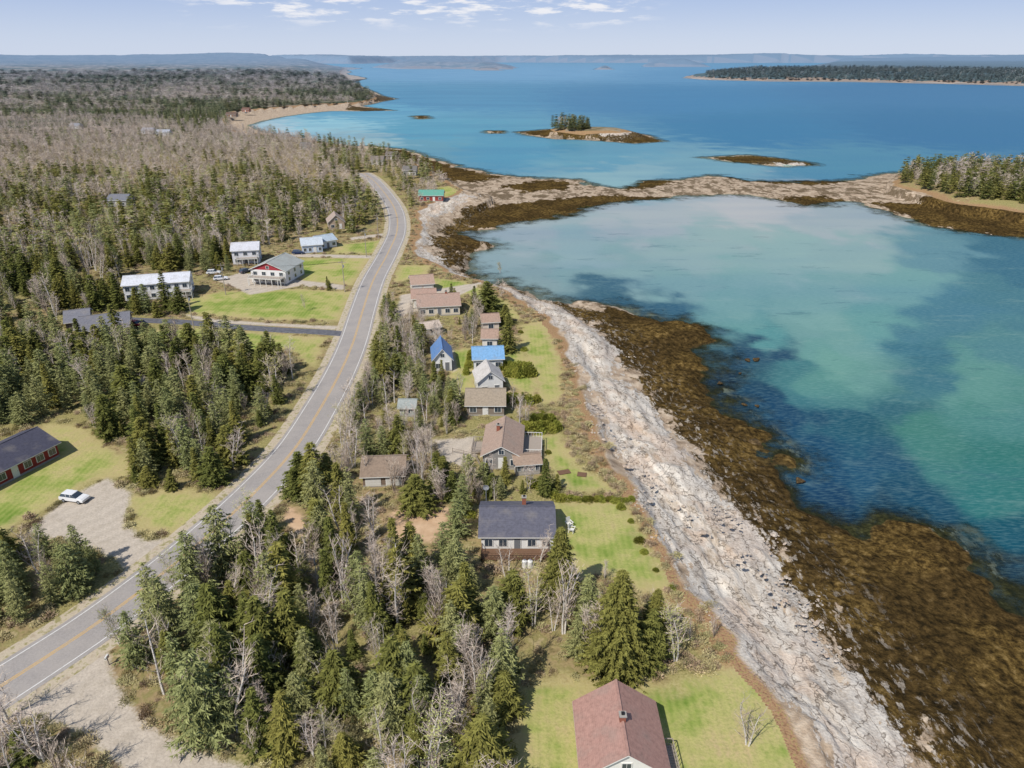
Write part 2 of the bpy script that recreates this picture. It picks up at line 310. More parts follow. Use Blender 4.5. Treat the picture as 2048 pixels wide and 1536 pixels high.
sh=g.mix(g.rmp(g.ma('ADD',g.at('wd'),wob8),-1.,1.),sand,weed)
sh=g.mix(g.rmp(g.ma('ADD',g.at('rk'),g.ma('MULTIPLY',wob8,.8)),-.5,.5),sh,rock)
sh=g.mix(g.rmp(g.at('wl'),1.5,-.5,0,.45),sh,S(58,56,44))
c=g.mix(g.rmp(g.ma('ADD',g.at('ld'),wobS),.5,-.5),edge,sh)
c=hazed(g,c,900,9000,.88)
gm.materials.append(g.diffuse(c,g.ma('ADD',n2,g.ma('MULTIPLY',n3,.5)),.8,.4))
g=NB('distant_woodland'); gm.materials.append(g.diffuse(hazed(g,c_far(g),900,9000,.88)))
g=NB('seabed'); gm.materials.append(g.diffuse(g.ramp(g.noise(.1,3),[(.4,S(110,110,90)),(.6,S(160,150,120))])))
gm.polygons.foreach_set('material_index',midx)
struct(newobj('ground',gm))
# ------------------------------------------------------------ water
X2,Y2,nr2,na2=grid(np.radians(np.linspace(-58,58,440)),22*1.0095**np.arange(0,790))
Ww,Lw,R2=fields(X2,Y2)
SMP=[(1500,150,84,138,174),(1000,145,102,152,186),(1900,185,52,110,150),(1300,200,54,118,158),(900,200,68,132,166),(700,225,88,154,180),(620,250,136,184,196),(560,255,168,192,198),(850,260,78,146,170),(1000,300,74,140,166),(1200,320,94,150,168),(1250,350,130,166,172),(1500,260,44,112,150),(1900,260,40,104,144),(1700,340,70,128,152),(1400,340,110,154,166),(700,285,140,172,178),(850,300,90,144,162),
(1050,470,152,164,166),(1000,520,138,158,159),(1150,500,138,162,163),(1500,415,176,176,174),(1300,440,160,168,169),(1700,440,154,165,166),(1400,500,140,164,161),(1600,600,116,155,149),(1900,500,94,134,143),(2000,500,56,102,120),(2040,540,54,102,120),(1800,560,110,152,148),(1450,600,116,155,149),(1050,565,128,150,150),(1250,540,130,159,156),(1350,565,124,157,153),(1420,640,104,146,143),(1500,560,126,160,155),(1700,520,134,161,158),(1600,520,136,164,160),(1150,545,124,153,152),
(1235,598,42,80,96),(1200,590,54,90,104),(1330,620,46,84,102),(1500,672,86,140,138),(1480,650,100,146,142),(1550,715,30,64,88),(1480,695,28,60,84),(1440,770,20,46,68),(1650,720,104,150,138),(1700,680,108,150,142),(1620,690,100,146,138),(1750,650,98,146,142),(1900,640,70,116,128),(1850,720,58,106,118),(2000,600,68,114,124),(2000,700,78,124,126),(1700,800,72,120,116),(1650,760,84,134,126),(1620,790,60,110,112),(1560,820,18,54,78),(1800,820,48,94,102),(1950,820,76,128,118),(1640,900,18,58,80),(1850,885,66,120,106),(1980,950,48,110,100),(1650,980,16,42,64),(1750,940,28,68,86),(1850,1000,18,60,74),(2000,1050,18,74,82),(1950,1130,22,46,52),(2040,1180,28,44,46),(1780,1020,18,40,48),(1920,760,90,138,128),(1700,870,32,80,93),(1600,660,108,148,143),(1590,740,66,116,118)]
sx=[];sc=[]
for u,v,r,gg,b in SMP:
    x,y=P(u,v,0); sx.append((math.atan2(x,y)*2.2,math.log(math.hypot(x,y)))); sc.append(S(r,gg,b)[:3])
sx=np.array(sx); sc=np.array(sc)
wa=(fbm(X2/14,Y2/14,6,51)-.5); wb=(fbm(X2/14,Y2/14,6,57)-.5)
A2=np.arctan2(X2,Y2)*2.2+wa*.2; B2=np.log(R2)+wb*.26
acc=np.zeros((len(X2),3)); ws=np.zeros(len(X2))
for k in range(len(sx)):
    d2=(A2-sx[k,0])**2+(B2-sx[k,1])**2+6e-4; w_=d2**-2.5; ws+=w_; acc+=w_[:,None]*sc[k]
acc/=ws[:,None]
wm,_q=gridmesh('sea_water',X2,Y2,np.zeros(len(X2)),nr2,na2)
a=wm.attributes.new('wc','FLOAT_COLOR','POINT'); a.data.foreach_set('color',np.concatenate([acc,np.ones((len(acc),1))],1).astype(np.float32).ravel())
fattr(wm,'wl',Ww)
w=NB('sea_surface',.22,.28); wp=w.pos(); w.t.nodes.remove(w.b)
wc=w.atc('wc'); D2=w.dist()
pt=w.noise(.07,7,vec=w.mp(wp,(.6,2.2,1),(0,0,.45)),rough=.74)
nearw=w.rmp(D2,420,300)
wc=w.mix(w.ma('MULTIPLY',w.rmp(pt,.57,.64,0,.34),nearw),wc,S(50,90,100))
wc=w.mix(w.ma('MULTIPLY',w.rmp(pt,.45,.34,0,.16),nearw),wc,S(156,180,166))
wc=w.mix(w.rmp(w.noise(.004,3,vec=w.mp(wp,(1,3,1))),.4,.62,0,.22),wc,S(46,104,148))
rip=w.noise(1.5,3,vec=w.mp(wp,(.4,1.5,1),(0,0,.5)),rough=.6)
wc=w.mix(w.rmp(rip,.4,.7,0,.16),wc,S(150,186,180))
df=w.n('ShaderNodeBsdfDiffuse'); w.l(wc,df.inputs[0]); gl=w.n('ShaderNodeBsdfGlossy'); gl.inputs['Roughness'].default_value=.25
bp=w.n('ShaderNodeBump'); bp.inputs['Strength'].default_value=.5; bp.inputs['Distance'].default_value=.18; w.l(rip,bp.inputs['Height']); w.l(bp.outputs[0],gl.inputs['Normal']); w.l(bp.outputs[0],df.inputs['Normal'])
lw=w.n('ShaderNodeLayerWeight'); lw.inputs[0].default_value=.5
gf=w.ma('ADD',w.ma('MULTIPLY',w.ma('POWER',lw.outputs['Facing'],6.),.2),.02)
sm=w.n('ShaderNodeMixShader'); w.l(gf,sm.inputs[0]); w.l(df.outputs[0],sm.inputs[1]); w.l(gl.outputs[0],sm.inputs[2])
tr=w.n('ShaderNodeBsdfTransparent'); tr.inputs[0].default_value=(.7,.84,.85,1); mx=w.n('ShaderNodeMixShader')
tf=w.rmp(w.ma('ADD',w.at('wl'),w.ma('MULTIPLY',w.ma('SUBTRACT',w.noise(.17,6,rough=.7),.5),22.)),-11,1.,0.,1.)
tf=w.ma('MULTIPLY',tf,w.rmp(w.at('wl'),-17.5,-10,0,1)); w.l(tf,mx.inputs[0]); w.l(sm.outputs[0],mx.inputs[1]); w.l(tr.outputs[0],mx.inputs[2]); w.l(mx.outputs[0],w.out.inputs[0])
wm.materials.append(w.m); struct(newobj('water',wm))
# ------------------------------------------------------------ roads
def ribbon(name,pts,offs,z,mat,zo=None):
    p=np.array(pts); d=np.gradient(p,axis=0); d/=np.linalg.norm(d,axis=1)[:,None]+1e-9; nrm=np.stack([d[:,1],-d[:,0]],1)
    V=[];Fc=[];k=len(offs)
    for i in range(len(p)):
        for j,o in enumerate(offs): V.append((p[i,0]+nrm[i,0]*o,p[i,1]+nrm[i,1]*o,LZ+(zo[j] if zo else z)))
    for i in range(len(p)-1):
        for j in range(k-1): a=i*k+j; Fc.append((a,a+1,a+k+1,a+k))
    return struct(newobj(name,mesh(name,V,Fc,[mat])))
m=NB('asphalt'); m.col(m.mix(m.rmp(m.noise(.25,4,rough=.6),.35,.7,0,.5),m.ramp(m.noise(5,3),[(.3,S(150,144,140)),(.7,S(168,162,157))]),S(178,170,162))); ASPH=m.m
m=NB('dark_asphalt'); m.col(m.ramp(m.noise(1,4),[(.3,S(88,88,94)),(.7,S(116,116,122))])); DASPH=m.m
m=NB('gravel_shoulder'); m.col(m.ramp(m.noise(1.2,5,rough=.65),[(.3,S(168,152,130)),(.5,S(196,182,160)),(.62,S(150,142,98))])); SHO=m.m
m=NB('worn_yellow_paint'); m.col(m.mix(m.rmp(m.noise(1.5,3),.45,.7,0,.6),S(214,172,100),S(180,164,140))); YEL=m.m
m=NB('worn_white_paint'); m.col(m.mix(m.rmp(m.noise(1.5,3),.45,.7,0,.5),S(228,226,222),S(178,172,166))); WHT=m.m
ribbon('road_shoulder',ROAD,[-6.2,-5.3,5.3,6.2],0,SHO,[-.05,.03,.03,-.05])
ribbon('road',ROAD,[-4.0,-3.9,0,3.9,4.0],0,ASPH,[.0,.06,.075,.06,.0])
for s_ in(-.15,.15): ribbon('centre_line_marking',ROAD,[s_-.07,s_+.07],.079,YEL)
for s_ in(-3.3,3.3): ribbon('edge_line_marking',ROAD,[s_-.07,s_+.07],.072,WHT)
ribbon('driveway',DRIVE,[-1.9,-1.8,1.8,1.9],0,DASPH,[-.02,.045,.045,-.02])
# ------------------------------------------------------------ tree meshes
def needle_tree(seed,H,Rr,levels,nb,width,sparse,droop,p=.85,base=.06,step=.3,ls=1.):
    r=random.Random(seed); V=[];Fc=[]
    lean=(r.uniform(-.03,.03),r.uniform(-.03,.03)); ecc=r.uniform(.8,1.25)
    for i in range(levels):
        q=base+(1-base)*(i+r.random()*.8)/levels; z=q*H
        Rl=Rr*max(0,(1-q))**p*r.uniform(.72,1.15)+.12
        if q<base+.12: Rl*=r.uniform(.6,.95)
        n=max(4,int(nb*(.5+.6*(1-q)))); a0=r.random()*6.28
        for b in range(n):
            if r.random()<sparse: continue
            a=a0+6.283*b/n+r.uniform(-.35,.35); ln=Rl*r.uniform(.55,1.25)*(1+.15*math.sin(a*ecc+seed)); ca,sa=math.cos(a),math.sin(a); st=max(2,int(ln/step))
            for k in range(st):
                s_=ln*(k+.6)/st; px=s_*ca+lean[0]*z; py=s_*sa+lean[1]*z; pz=z-droop*s_+.12*s_*s_/max(Rr,.5)+r.uniform(-.08,.08)
                for side in(-1,1,0) if k>st*.3 else (-1,1):
                    aa=a+side*r.uniform(.6,1.1); l2=r.uniform(.38,.7)*(1 if side else .9)*ls; dx,dy=math.cos(aa),math.sin(aa); dz=r.uniform(-.45,.12)
                    wx,wy=-dy*width,dx*width; j=len(V); tw=r.uniform(-.12,.12)
                    V+= [(px+wx,py+wy,pz+tw),(px-wx,py-wy,pz-tw),(px+dx*l2,py+dy*l2,pz+dz*l2)]; Fc.append((j,j+1,j+2))
    j=len(V); V+=[(lean[0]*H-.1,lean[1]*H,H-.6),(lean[0]*H+.1,lean[1]*H,H-.6),(lean[0]*H,lean[1]*H,H+.25)]; Fc.append((j,j+1,j+2))
    return V,Fc
def bare_tree(seed,H,stems,spread,ntw,leaf=0,tw=.022,sub=2):
    r=random.Random(seed); tr=MB(); cw=MB(); tips=[]
    for s_ in range(stems):
        a=r.random()*6.28; lean=r.uniform(.03,.2)*(1 if stems>1 else .3); p=Vector((.15*math.cos(a),.15*math.sin(a),-.1)); d=Vector((lean*math.cos(a),lean*math.sin(a),1)).normalized(); rad=.13*H/9*(1.1 if stems==1 else .75); L=H*r.uniform(.75,.95)
        n=6
        for k in range(n):
            q=p+d*L/n; r2=rad*(1-.8*(k+1)/n)+.012; (tr).tube(p,q,rad*(1-.8*k/n)+.012,r2,5,0,False)
            if k>=1:
                for b in range(r.randint(2,4)):
                    aa=r.random()*6.28; e=Vector((math.cos(aa)*spread,math.sin(aa)*spread,r.uniform(.5,1.1))).normalized(); bl=H*r.uniform(.16,.32)*(1.15-k/n*.6); o=p+(q-p)*r.random(); m_=o+e*bl*.5; e2=(e+Vector((0,0,.25))).normalized(); t_=m_+e2*bl*.5
                    cw.tube(o,m_,.04*H/9,.028*H/9,3,0,False); cw.tube(m_,t_,.028*H/9,.012,3,0,False); tips+= [(o,m_),(m_,t_),(m_,t_)]
            p=q; d=(d+Vector((r.uniform(-.12,.12),r.uniform(-.12,.12),.05))).normalized()
        tips.append((p-d*L/n*1.5,p))
    for k in range(ntw):
        a_,b_=r.choice(tips); o=a_+(b_-a_)*r.random(); e=Vector((r.gauss(0,.75),r.gauss(0,.75),r.uniform(.1,1.2))).normalized(); l=r.uniform(.45,1.15)*H/9; s2=e.orthogonal().normalized()*tw
        q=o+e*l; cw.poly([o+s2,o-s2,q],0)
        for _ in range(sub):
            e2=(e+Vector((r.gauss(0,.5),r.gauss(0,.5),r.gauss(0,.4)))).normalized(); o2=o+e*l*r.uniform(.3,.9); s3=e2.orthogonal().normalized()*tw*.8; cw.poly([o2+s3,o2-s3,o2+e2*l*.55],0)
        if leaf:
            for _ in range(leaf):
                c_=o+e*l*r.random()+Vector((r.gauss(0,.12),r.gauss(0,.12),r.gauss(0,.12))); u=Vector((r.gauss(0,1),r.gauss(0,1),r.gauss(0,1))).normalized(); v_=u.orthogonal().normalized(); sz=r.uniform(.05,.1); cw.poly([c_+u*sz,c_-u*sz*.5+v_*sz*.7,c_-u*sz*.5-v_*sz*.7],1)
    return tr,cw
def foliage(name,dark,light,warm):
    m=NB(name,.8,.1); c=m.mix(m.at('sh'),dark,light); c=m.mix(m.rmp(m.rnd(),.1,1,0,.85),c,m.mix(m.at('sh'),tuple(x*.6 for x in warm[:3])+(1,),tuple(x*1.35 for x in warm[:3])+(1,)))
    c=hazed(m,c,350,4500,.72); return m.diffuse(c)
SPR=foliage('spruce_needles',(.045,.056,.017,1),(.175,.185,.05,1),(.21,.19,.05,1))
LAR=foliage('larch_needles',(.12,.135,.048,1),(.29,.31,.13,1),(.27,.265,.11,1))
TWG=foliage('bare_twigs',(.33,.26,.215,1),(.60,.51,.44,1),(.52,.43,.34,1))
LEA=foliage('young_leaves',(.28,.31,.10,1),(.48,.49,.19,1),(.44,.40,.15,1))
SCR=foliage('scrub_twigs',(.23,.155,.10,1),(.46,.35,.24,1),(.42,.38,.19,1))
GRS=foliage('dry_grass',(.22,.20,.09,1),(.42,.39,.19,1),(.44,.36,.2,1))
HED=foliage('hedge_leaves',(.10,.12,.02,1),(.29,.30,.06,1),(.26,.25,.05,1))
m=NB('bark'); m.col(m.ramp(m.noise(4,2,vec=m.obj()),[(.35,S(110,95,80)),(.65,S(160,145,130))])); BRK=m.m
m=NB('birch_bark'); m.col(m.ramp(m.noise(5,2,vec=m.mp(m.obj(),(1,1,4))),[(.35,S(120,110,100)),(.41,S(220,212,202)),(.7,S(242,236,228))])); BBK=m.m
PROTO={}
def reg(kind,tm,cm,H): PROTO.setdefault(kind,[]).append((tm,cm,H))
def trunk_mesh(H,r,mat):
    b=MB(); b.tube((0,0,-.2),(0,0,H*.5),r,r*.6,7); b.tube((0,0,H*.5),(0,0,H*.96),r*.6,.02,6); return mesh('trunk',b.V,b.F,[mat])
for i in range(6):
    H=[9,10,8,11,7,12][i]; V,Fc=needle_tree(10+i,H,[2.6,1.8,2.9,2.3,2.5,3.0][i],31,13,.115,.07,[.3,.2,.35,.25,.15,.3][i],[.75,.9,.65,.85,.75,.7][i],.03)
    reg('spruce',trunk_mesh(H,.17,BRK),mesh('crown',V,Fc,[SPR],sh=10+i),H)
for i in range(4):
    H=[10,11,9,12][i]; V,Fc=needle_tree(40+i,H,[2.4,2.0,2.5,2.6][i],34,11,.065,.2,[.1,.0,.2,.05][i],.55,.08,.27,.85)
    reg('larch',trunk_mesh(H,.15,BRK),mesh('crown',V,Fc,[LAR],sh=40+i),H)
for i in range(5):
    st=[2,3,1,4,2][i]; tr,cw=bare_tree(60+i,9,st,[.6,.5,.8,.45,.7][i],[220,250,200,280,200][i]); reg('birch',mesh('trunk',tr.V,tr.F,[BBK if i!=3 else BRK]),mesh('crown',cw.V,cw.F,[TWG],cw.M,sh=60+i),9)
for i in range(2):
    tr,cw=bare_tree(80+i,9,2,.8,240,5); reg('leafing',mesh('trunk',tr.V,tr.F,[BBK]),mesh('crown',cw.V,cw.F,[TWG,LEA],cw.M,sh=80+i),9)
V,Fc=needle_tree(90,16,5.0,56,26,.12,.08,.2,.62,.01,.3,1.0); reg('bigspruce',trunk_mesh(16,.35,BRK),mesh('crown',V,Fc,[SPR],sh=90),16)
V,Fc=needle_tree(91,13,3.0,48,20,.12,.05,.2,.66,.02,.3,.95); reg('bigspruce',trunk_mesh(13,.3,BRK),mesh('crown',V,Fc,[SPR],sh=91),13)
for i in range(3):
    H=[9,10,8][i]; V,Fc=needle_tree(110+i,H,[2.3,2.0,2.5][i],12,6,.3,.05,.25,.85,.04,.9,2.0); reg('fspruce',trunk_mesh(H,.17,BRK),mesh('crown',V,Fc,[SPR],sh=110+i),H)
for i in range(2):
    H=10; V,Fc=needle_tree(120+i,H,2.2,10,5,.22,.1,.1,.6,.1,.9,2.0); reg('flarch',trunk_mesh(H,.17,BRK),mesh('crown',V,Fc,[LAR],sh=120+i),H)
for i in range(3):
    tr,cw=bare_tree(130+i,9,2,.85,95,0,.08,1); reg('fbirch',mesh('trunk',tr.V,tr.F,[BBK]),mesh('crown',cw.V,cw.F,[TWG],cw.M,sh=130+i),9)
PROTO['fleafing']=PROTO['leafing']
def bush_mesh(seed,mat,n=420,R_=1.,Hh=1.1,w=.05,l=.32,solid=False):
    r=random.Random(seed); V=[];Fc=[]
    lob=[(Vector((r.uniform(-.4,.4),r.uniform(-.4,.4),0)),r.uniform(.55,.8)) for _ in range(4)]
    for k in range(n):
        c,q=r.choice(lob); d=Vector((r.gauss(0,1),r.gauss(0,1),abs(r.gauss(0,1)))).normalized(); rr=q*(r.uniform(.75,1.02) if solid else r.uniform(.3,1.))
        p=Vector(((c.x+d.x*rr)*R_,(c.y+d.y*rr)*R_,d.z*rr*Hh*1.2)); e=(d+Vector((r.gauss(0,.6),r.gauss(0,.6),r.gauss(0,.6)))).normalized(); s_=e.orthogonal().normalized()*w; j=len(V)
        V+=[tuple(p+s_),tuple(p-s_),tuple(p+e*l)]; Fc.append((j,j+1,j+2))
    return mesh('bush',V,Fc,[mat],sh=seed)
BUSH={'scrub':[bush_mesh(1,SCR,260),bush_mesh(2,SCR,240,1.1,.9),bush_mesh(5,GRS,240,1.2,.6)],'hedge':[bush_mesh(3,HED,1100,1.,1.,.07,.2,True),bush_mesh(4,HED,1100,1.05,.95,.07,.2,True)]}
INFO={'spruce':('spruce_tree','dark green conical spruce tree with dense drooping branches','spruce tree','spruce trees in the woods'),
 'larch':('larch_tree','tall feathery grey-green larch tree with thin open crown','larch tree','larch trees in the woods'),
 'birch':('birch_tree','leafless birch tree with pale trunk and fine grey twigs','birch tree','bare birch trees in the woods'),
 'leafing':('aspen_tree','young tree with pale trunk just coming into yellow-green leaf','tree','budding trees beside the road')}
INFO['bigspruce']=('spruce_tree','broad dense dark green spruce tree at the lawn edge','spruce tree','spruce trees in the woods')
for k_ in('spruce','larch','birch','leafing'): INFO['f'+k_]=INFO[k_]
FIRST={}
def place_tree(kind,var,x,y,h,rz,z=LZ,wide=1.,label=None):
    tm,cm,H=PROTO[kind][var]; nm_,lb,ct,gp=INFO[kind]; s_=h/H
    e=newobj(nm_,None); e.empty_display_size=.5; e.location=(x,y,z-.1); e.rotation_euler=(0,0,rz); e.scale=(s_*wide,s_*wide,s_)
    top(e,label or lb,ct,gp); a_=newobj('trunk',tm,e); b_=newobj('crown',cm,e); FIRST.setdefault((kind,var),b_); return e
def stuff(name,label,cat,pts,rot,scl,var,protos):
    me=bpy.data.meshes.new(name); me.vertices.add(len(pts)); me.vertices.foreach_set('co',np.asarray(pts,np.float32).ravel())
    a=me.attributes.new('rt','FLOAT_VECTOR','POINT'); a.data.foreach_set('vector',np.asarray(rot,np.float32).ravel())
    a=me.attributes.new('sl','FLOAT_VECTOR','POINT'); a.data.foreach_set('vector',np.asarray(scl,np.float32).ravel())
    a=me.attributes.new('vr','INT','POINT'); a.data.foreach_set('value',np.asarray(var,np.int32))
    o=newobj(name,me); top(o,label,cat); o["kind"]="stuff"
    ng=bpy.data.node_groups.new(name,'GeometryNodeTree'); ng.interface.new_socket('Geometry',in_out='INPUT',socket_type='NodeSocketGeometry'); ng.interface.new_socket('Geometry',in_out='OUTPUT',socket_type='NodeSocketGeometry')
    gi=ng.nodes.new('NodeGroupInput'); go=ng.nodes.new('NodeGroupOutput'); jn=ng.nodes.new('GeometryNodeJoinGeometry')
    def na_(n,t):
        q=ng.nodes.new('GeometryNodeInputNamedAttribute'); q.data_type=t; q.inputs[0].default_value=n; return q.outputs[0]
    rt,sl,vr=na_('rt','FLOAT_VECTOR'),na_('sl','FLOAT_VECTOR'),na_('vr','INT')
    e2r=ng.nodes.new('FunctionNodeEulerToRotation'); ng.links.new(rt,e2r.inputs[0])
    for i,p in enumerate(protos):
        oi=ng.nodes.new('GeometryNodeObjectInfo'); oi.inputs['Object'].default_value=p; oi.inputs['As Instance'].default_value=True; oi.transform_space='ORIGINAL'
        ip=ng.nodes.new('GeometryNodeInstanceOnPoints'); cmp_=ng.nodes.new('FunctionNodeCompare'); cmp_.data_type='INT'; cmp_.operation='EQUAL'
        ng.links.new(vr,cmp_.inputs[2]); cmp_.inputs[3].default_value=i
        ng.links.new(gi.outputs[0],ip.inputs['Points']); ng.links.new(cmp_.outputs[0],ip.inputs['Selection']); ng.links.new(oi.outputs['Geometry'],ip.inputs['Instance']); ng.links.new(e2r.outputs[0],ip.inputs['Rotation']); ng.links.new(sl,ip.inputs['Scale']); ng.links.new(ip.outputs[0],jn.inputs[0])
    ng.links.new(jn.outputs[0],go.inputs[0]); md=o.modifiers.new('scatter','NODES'); md.node_group=ng; return o
# ------------------------------------------------------------ building materials
_mc={}
def wallmat(rgb):
    k=('w',rgb)
    if k not in _mc:
        m=NB('painted_clapboard',.7,.3); c=S(*rgb); m.col(m.mix(m.rmp(m.noise(1.2,4,vec=m.obj()),.4,.75,0,.35),c,tuple(x*.72 for x in c[:3])+(1,)))
        wv_=m.n('ShaderNodeTexWave',bands_direction='Z'); wv_.inputs['Scale'].default_value=2.2; m.l(m.obj(),wv_.inputs['Vector']); m.bump(wv_.outputs[1],.35,.03); _mc[k]=m.m
    return _mc[k]
def roofmat(rgb,metal=False):
    k=('r',rgb,metal)
    if k not in _mc:
        m=NB('roof_covering',.45 if metal else .9,.3 if metal else .15); c=S(*rgb); d=tuple(x*.72 for x in c[:3])+(1,); l=tuple(x*1.2 for x in c[:3])+(1,)
        b=m.ramp(m.noise(2.5,5,vec=m.obj(),rough=.7),[(.3,d),(.5,c),(.72,l)])
        b=m.mix(m.rmp(m.noise(.4,4,vec=m.obj()),.45,.7,0,.35),b,S(150,142,132))
        wv_=m.n('ShaderNodeTexWave',bands_direction='X' if metal else 'Z'); wv_.inputs['Scale'].default_value=.8 if metal else 2.4; wv_.inputs['Distortion'].default_value=0 if metal else .6; m.l(m.obj(),wv_.inputs['Vector'])
        m.col(m.mix(m.ma('MULTIPLY',wv_.outputs[1],.22),b,d)); _mc[k]=m.m
    return _mc[k]
def plain(name,rgb,rough=.6,spec=.3,metal=0):
    m=NB(name,rough,spec); c=S(*rgb); m.b.inputs['Metallic'].default_value=metal; m.col(m.mix(m.rmp(m.noise(3,3,vec=m.obj()),.4,.8,0,.3),c,tuple(x*.75 for x in c[:3])+(1,))); return m.m
GLS=plain('window_glass',(60,72,84),.08,.8); TRM=plain('white_trim',(232,230,224)); BRI=plain('brick',(150,92,74),.9); CON=plain('concrete',(165,160,152),.9); WOOD=plain('weathered_wood',(168,156,144),.9); DWOOD=plain('brown_wood',(120,92,72),.9); GREYT=plain('galvanised_metal',(150,152,155),.5); DKR=plain('dark_rubber',(32,32,34),.8); RDOOR=plain('red_door',(140,48,48),.5); GDOOR=plain('grey_door',(120,122,126),.5); DPAN=plain('door_panel',(215,212,205))
HOUSES=[]
def house(front,depth,wh,rh,ridge,wall,roof,label,name='house',nw=3,win=True,chim=None,metal=False,deck=None,gable=None,garage=False,ov=.45,door=True,two=False,wing=None):
    (u1,v1,u2,v2)=front; a=Vector(P(u1,v1)); b=Vector(P(u2,v2)); wd=(b-a).length; mid=(a+b)/2; ang=math.atan2(b.y-a.y,b.x-a.x)
    e=newobj(name,None); e.location=(mid.x,mid.y,LZ); e.rotation_euler=(0,0,ang); top(e,label,name.replace('_',' '))
    cx,cy=mid.x-math.sin(ang)*depth/2,mid.y+math.cos(ang)*depth/2; HOUSES.append((cx,cy,math.hypot(wd,depth)/2,depth,wd,ang))
    hw=wd/2; wm_=wallmat(wall); rm=roofmat(roof,metal); gm_=wallmat(gable) if gable else wm_
    B=MB(); B.box((0,depth/2,.12),(wd+.06,depth+.06,.5),1); z0=.1
    q=[(-hw,0),(hw,0),(hw,depth),(-hw,depth)]
    for i in range(4):
        p1,p2=q[i],q[(i+1)%4]; B.poly([(p1[0],p1[1],z0),(p2[0],p2[1],z0),(p2[0],p2[1],wh),(p1[0],p1[1],wh)],0)
    if ridge=='x':
        for sx_ in(-1,1): B.poly([(sx_*hw,0,wh),(sx_*hw,depth,wh),(sx_*hw,depth/2,wh+rh)][::sx_],2)
    else:
        B.poly([(-hw,0,wh),(hw,0,wh),(0,0,wh+rh)],2); B.poly([(-hw,depth,wh),(0,depth,wh+rh),(hw,depth,wh)],2)
    B.obj('wall',[wm_,CON,gm_],e)
    Rf=MB(); th=.16
    if ridge=='x':
        sl=rh/(depth/2); X1=hw+ov
        for s_ in(-1,1):
            yo=depth/2+s_*(depth/2+ov); zo=wh-ov*sl; A=[(-X1,yo,zo),(X1,yo,zo),(X1,depth/2,wh+rh),(-X1,depth/2,wh+rh)]
            T=[(x,y,z+th) for x,y,z in A]; 
            if s_>0: A=A[::-1]; T=T[::-1]
            Rf.poly(T,0); Rf.poly(A[::-1],1)
            for i in range(4): Rf.poly([A[i],A[(i+1)%4],T[(i+1)%4],T[i]],1)
        Rf.box((0,depth/2,wh+rh+th+.02),(2*X1,.25,.06),0)
    else:
        sl=rh/hw
        for s_ in(-1,1):
            xo=s_*(hw+ov); zo=wh-ov*sl; A=[(xo,-ov,zo),(xo,depth+ov,zo),(0,depth+ov,wh+rh),(0,-ov,wh+rh)]
            T=[(x,y,z+th) for x,y,z in A]
            if s_<0: A=A[::-1]; T=T[::-1]
            Rf.poly(T,0); Rf.poly(A[::-1],1)
            for i in range(4): Rf.poly([A[i],A[(i+1)%4],T[(i+1)%4],T[i]],1)
        Rf.box((0,depth/2,wh+rh+th+.02),(.25,depth+2*ov,.06),0)
    ro=Rf.obj('roof',[rm,TRM],e)
    if chim:
        C=MB(); cx_,cy_=chim; zt=wh+rh+.7; C.box((cx_*hw,cy_*depth,(wh+zt)/2),(.6,.6,zt-wh),0); C.box((cx_*hw,cy_*depth,zt+.06),(.75,.75,.12),1); C.box((cx_*hw,cy_*depth,zt+.22),(.3,.3,.2),2); C.obj('chimney',[BRI,CON,DKR],ro)
    def window(x,y,z,w_,h_,ax):
        M=MB()
        if ax=='f': M.box((0,0,0),(w_+.2,.1,h_+.2),0); M.box((-w_/4,-.04,0),(w_/2-.05,.06,h_),1); M.box((w_/4,-.04,0),(w_/2-.05,.06,h_),1)
        else:
            M.box((0,0,0),(.1,w_+.2,h_+.2),0); 
            for t_ in(-1,1): M.box((ax*.04,t_*w_/4,0),(.06,w_/2-.05,h_),1)
        M.obj('window',[TRM,GLS],e,(x,y,z))
    fl=[1.5]+([wh-1.2] if two or wh>4 else [])
    if win:
        n=max(1,nw)
        for fi,zz in enumerate(fl):
            for i in range(n):
                if garage: continue
                x=-hw+wd*(i+.5)/n
                if door and fi==0 and i==n//2 and n>1: continue
                window(x,-.03,zz,min(1.3,wd/n*.55),1.1,'f')
            for s_ in(-1,1):
                k=max(1,int(depth/3.5))
                for i in range(k): window(s_*(hw+.03),depth*(i+.5)/k,zz,1.1,1.05,s_)
        if ridge=='y' and rh>1.7: window(0,-.03,wh+rh*.35,.9,.8,'f')
    if door and not garage:
        D=MB(); dx=(0 if nw>1 else wd*.28); D.box((0,0,0),(1.15,.1,2.15),0); D.box((0,-.04,-.02),(.92,.06,2.0),1); d_=D.obj('door',[TRM,GDOOR if wall[0]>200 else TRM],e,(dx if nw%2 else -hw+wd*(nw//2+.5)/nw,-.03,1.3)); K=MB(); K.box((0,0,0),(.06,.06,.14),0); K.obj('handle',[GREYT],d_,(.36,-.09,0))
    if garage:
        k=2 if wd>6 else 1
        for i in range(k):
            D=MB(); D.box((0,0,0),(2.6,.1,2.2),0)
            for r_ in range(4): D.box((0,-.04,-.78+r_*.52),(2.35,.06,.46),1)
            D.obj('garage_door',[TRM,DPAN],e,((-hw+wd*(i+.5)/k),-.03,1.3))
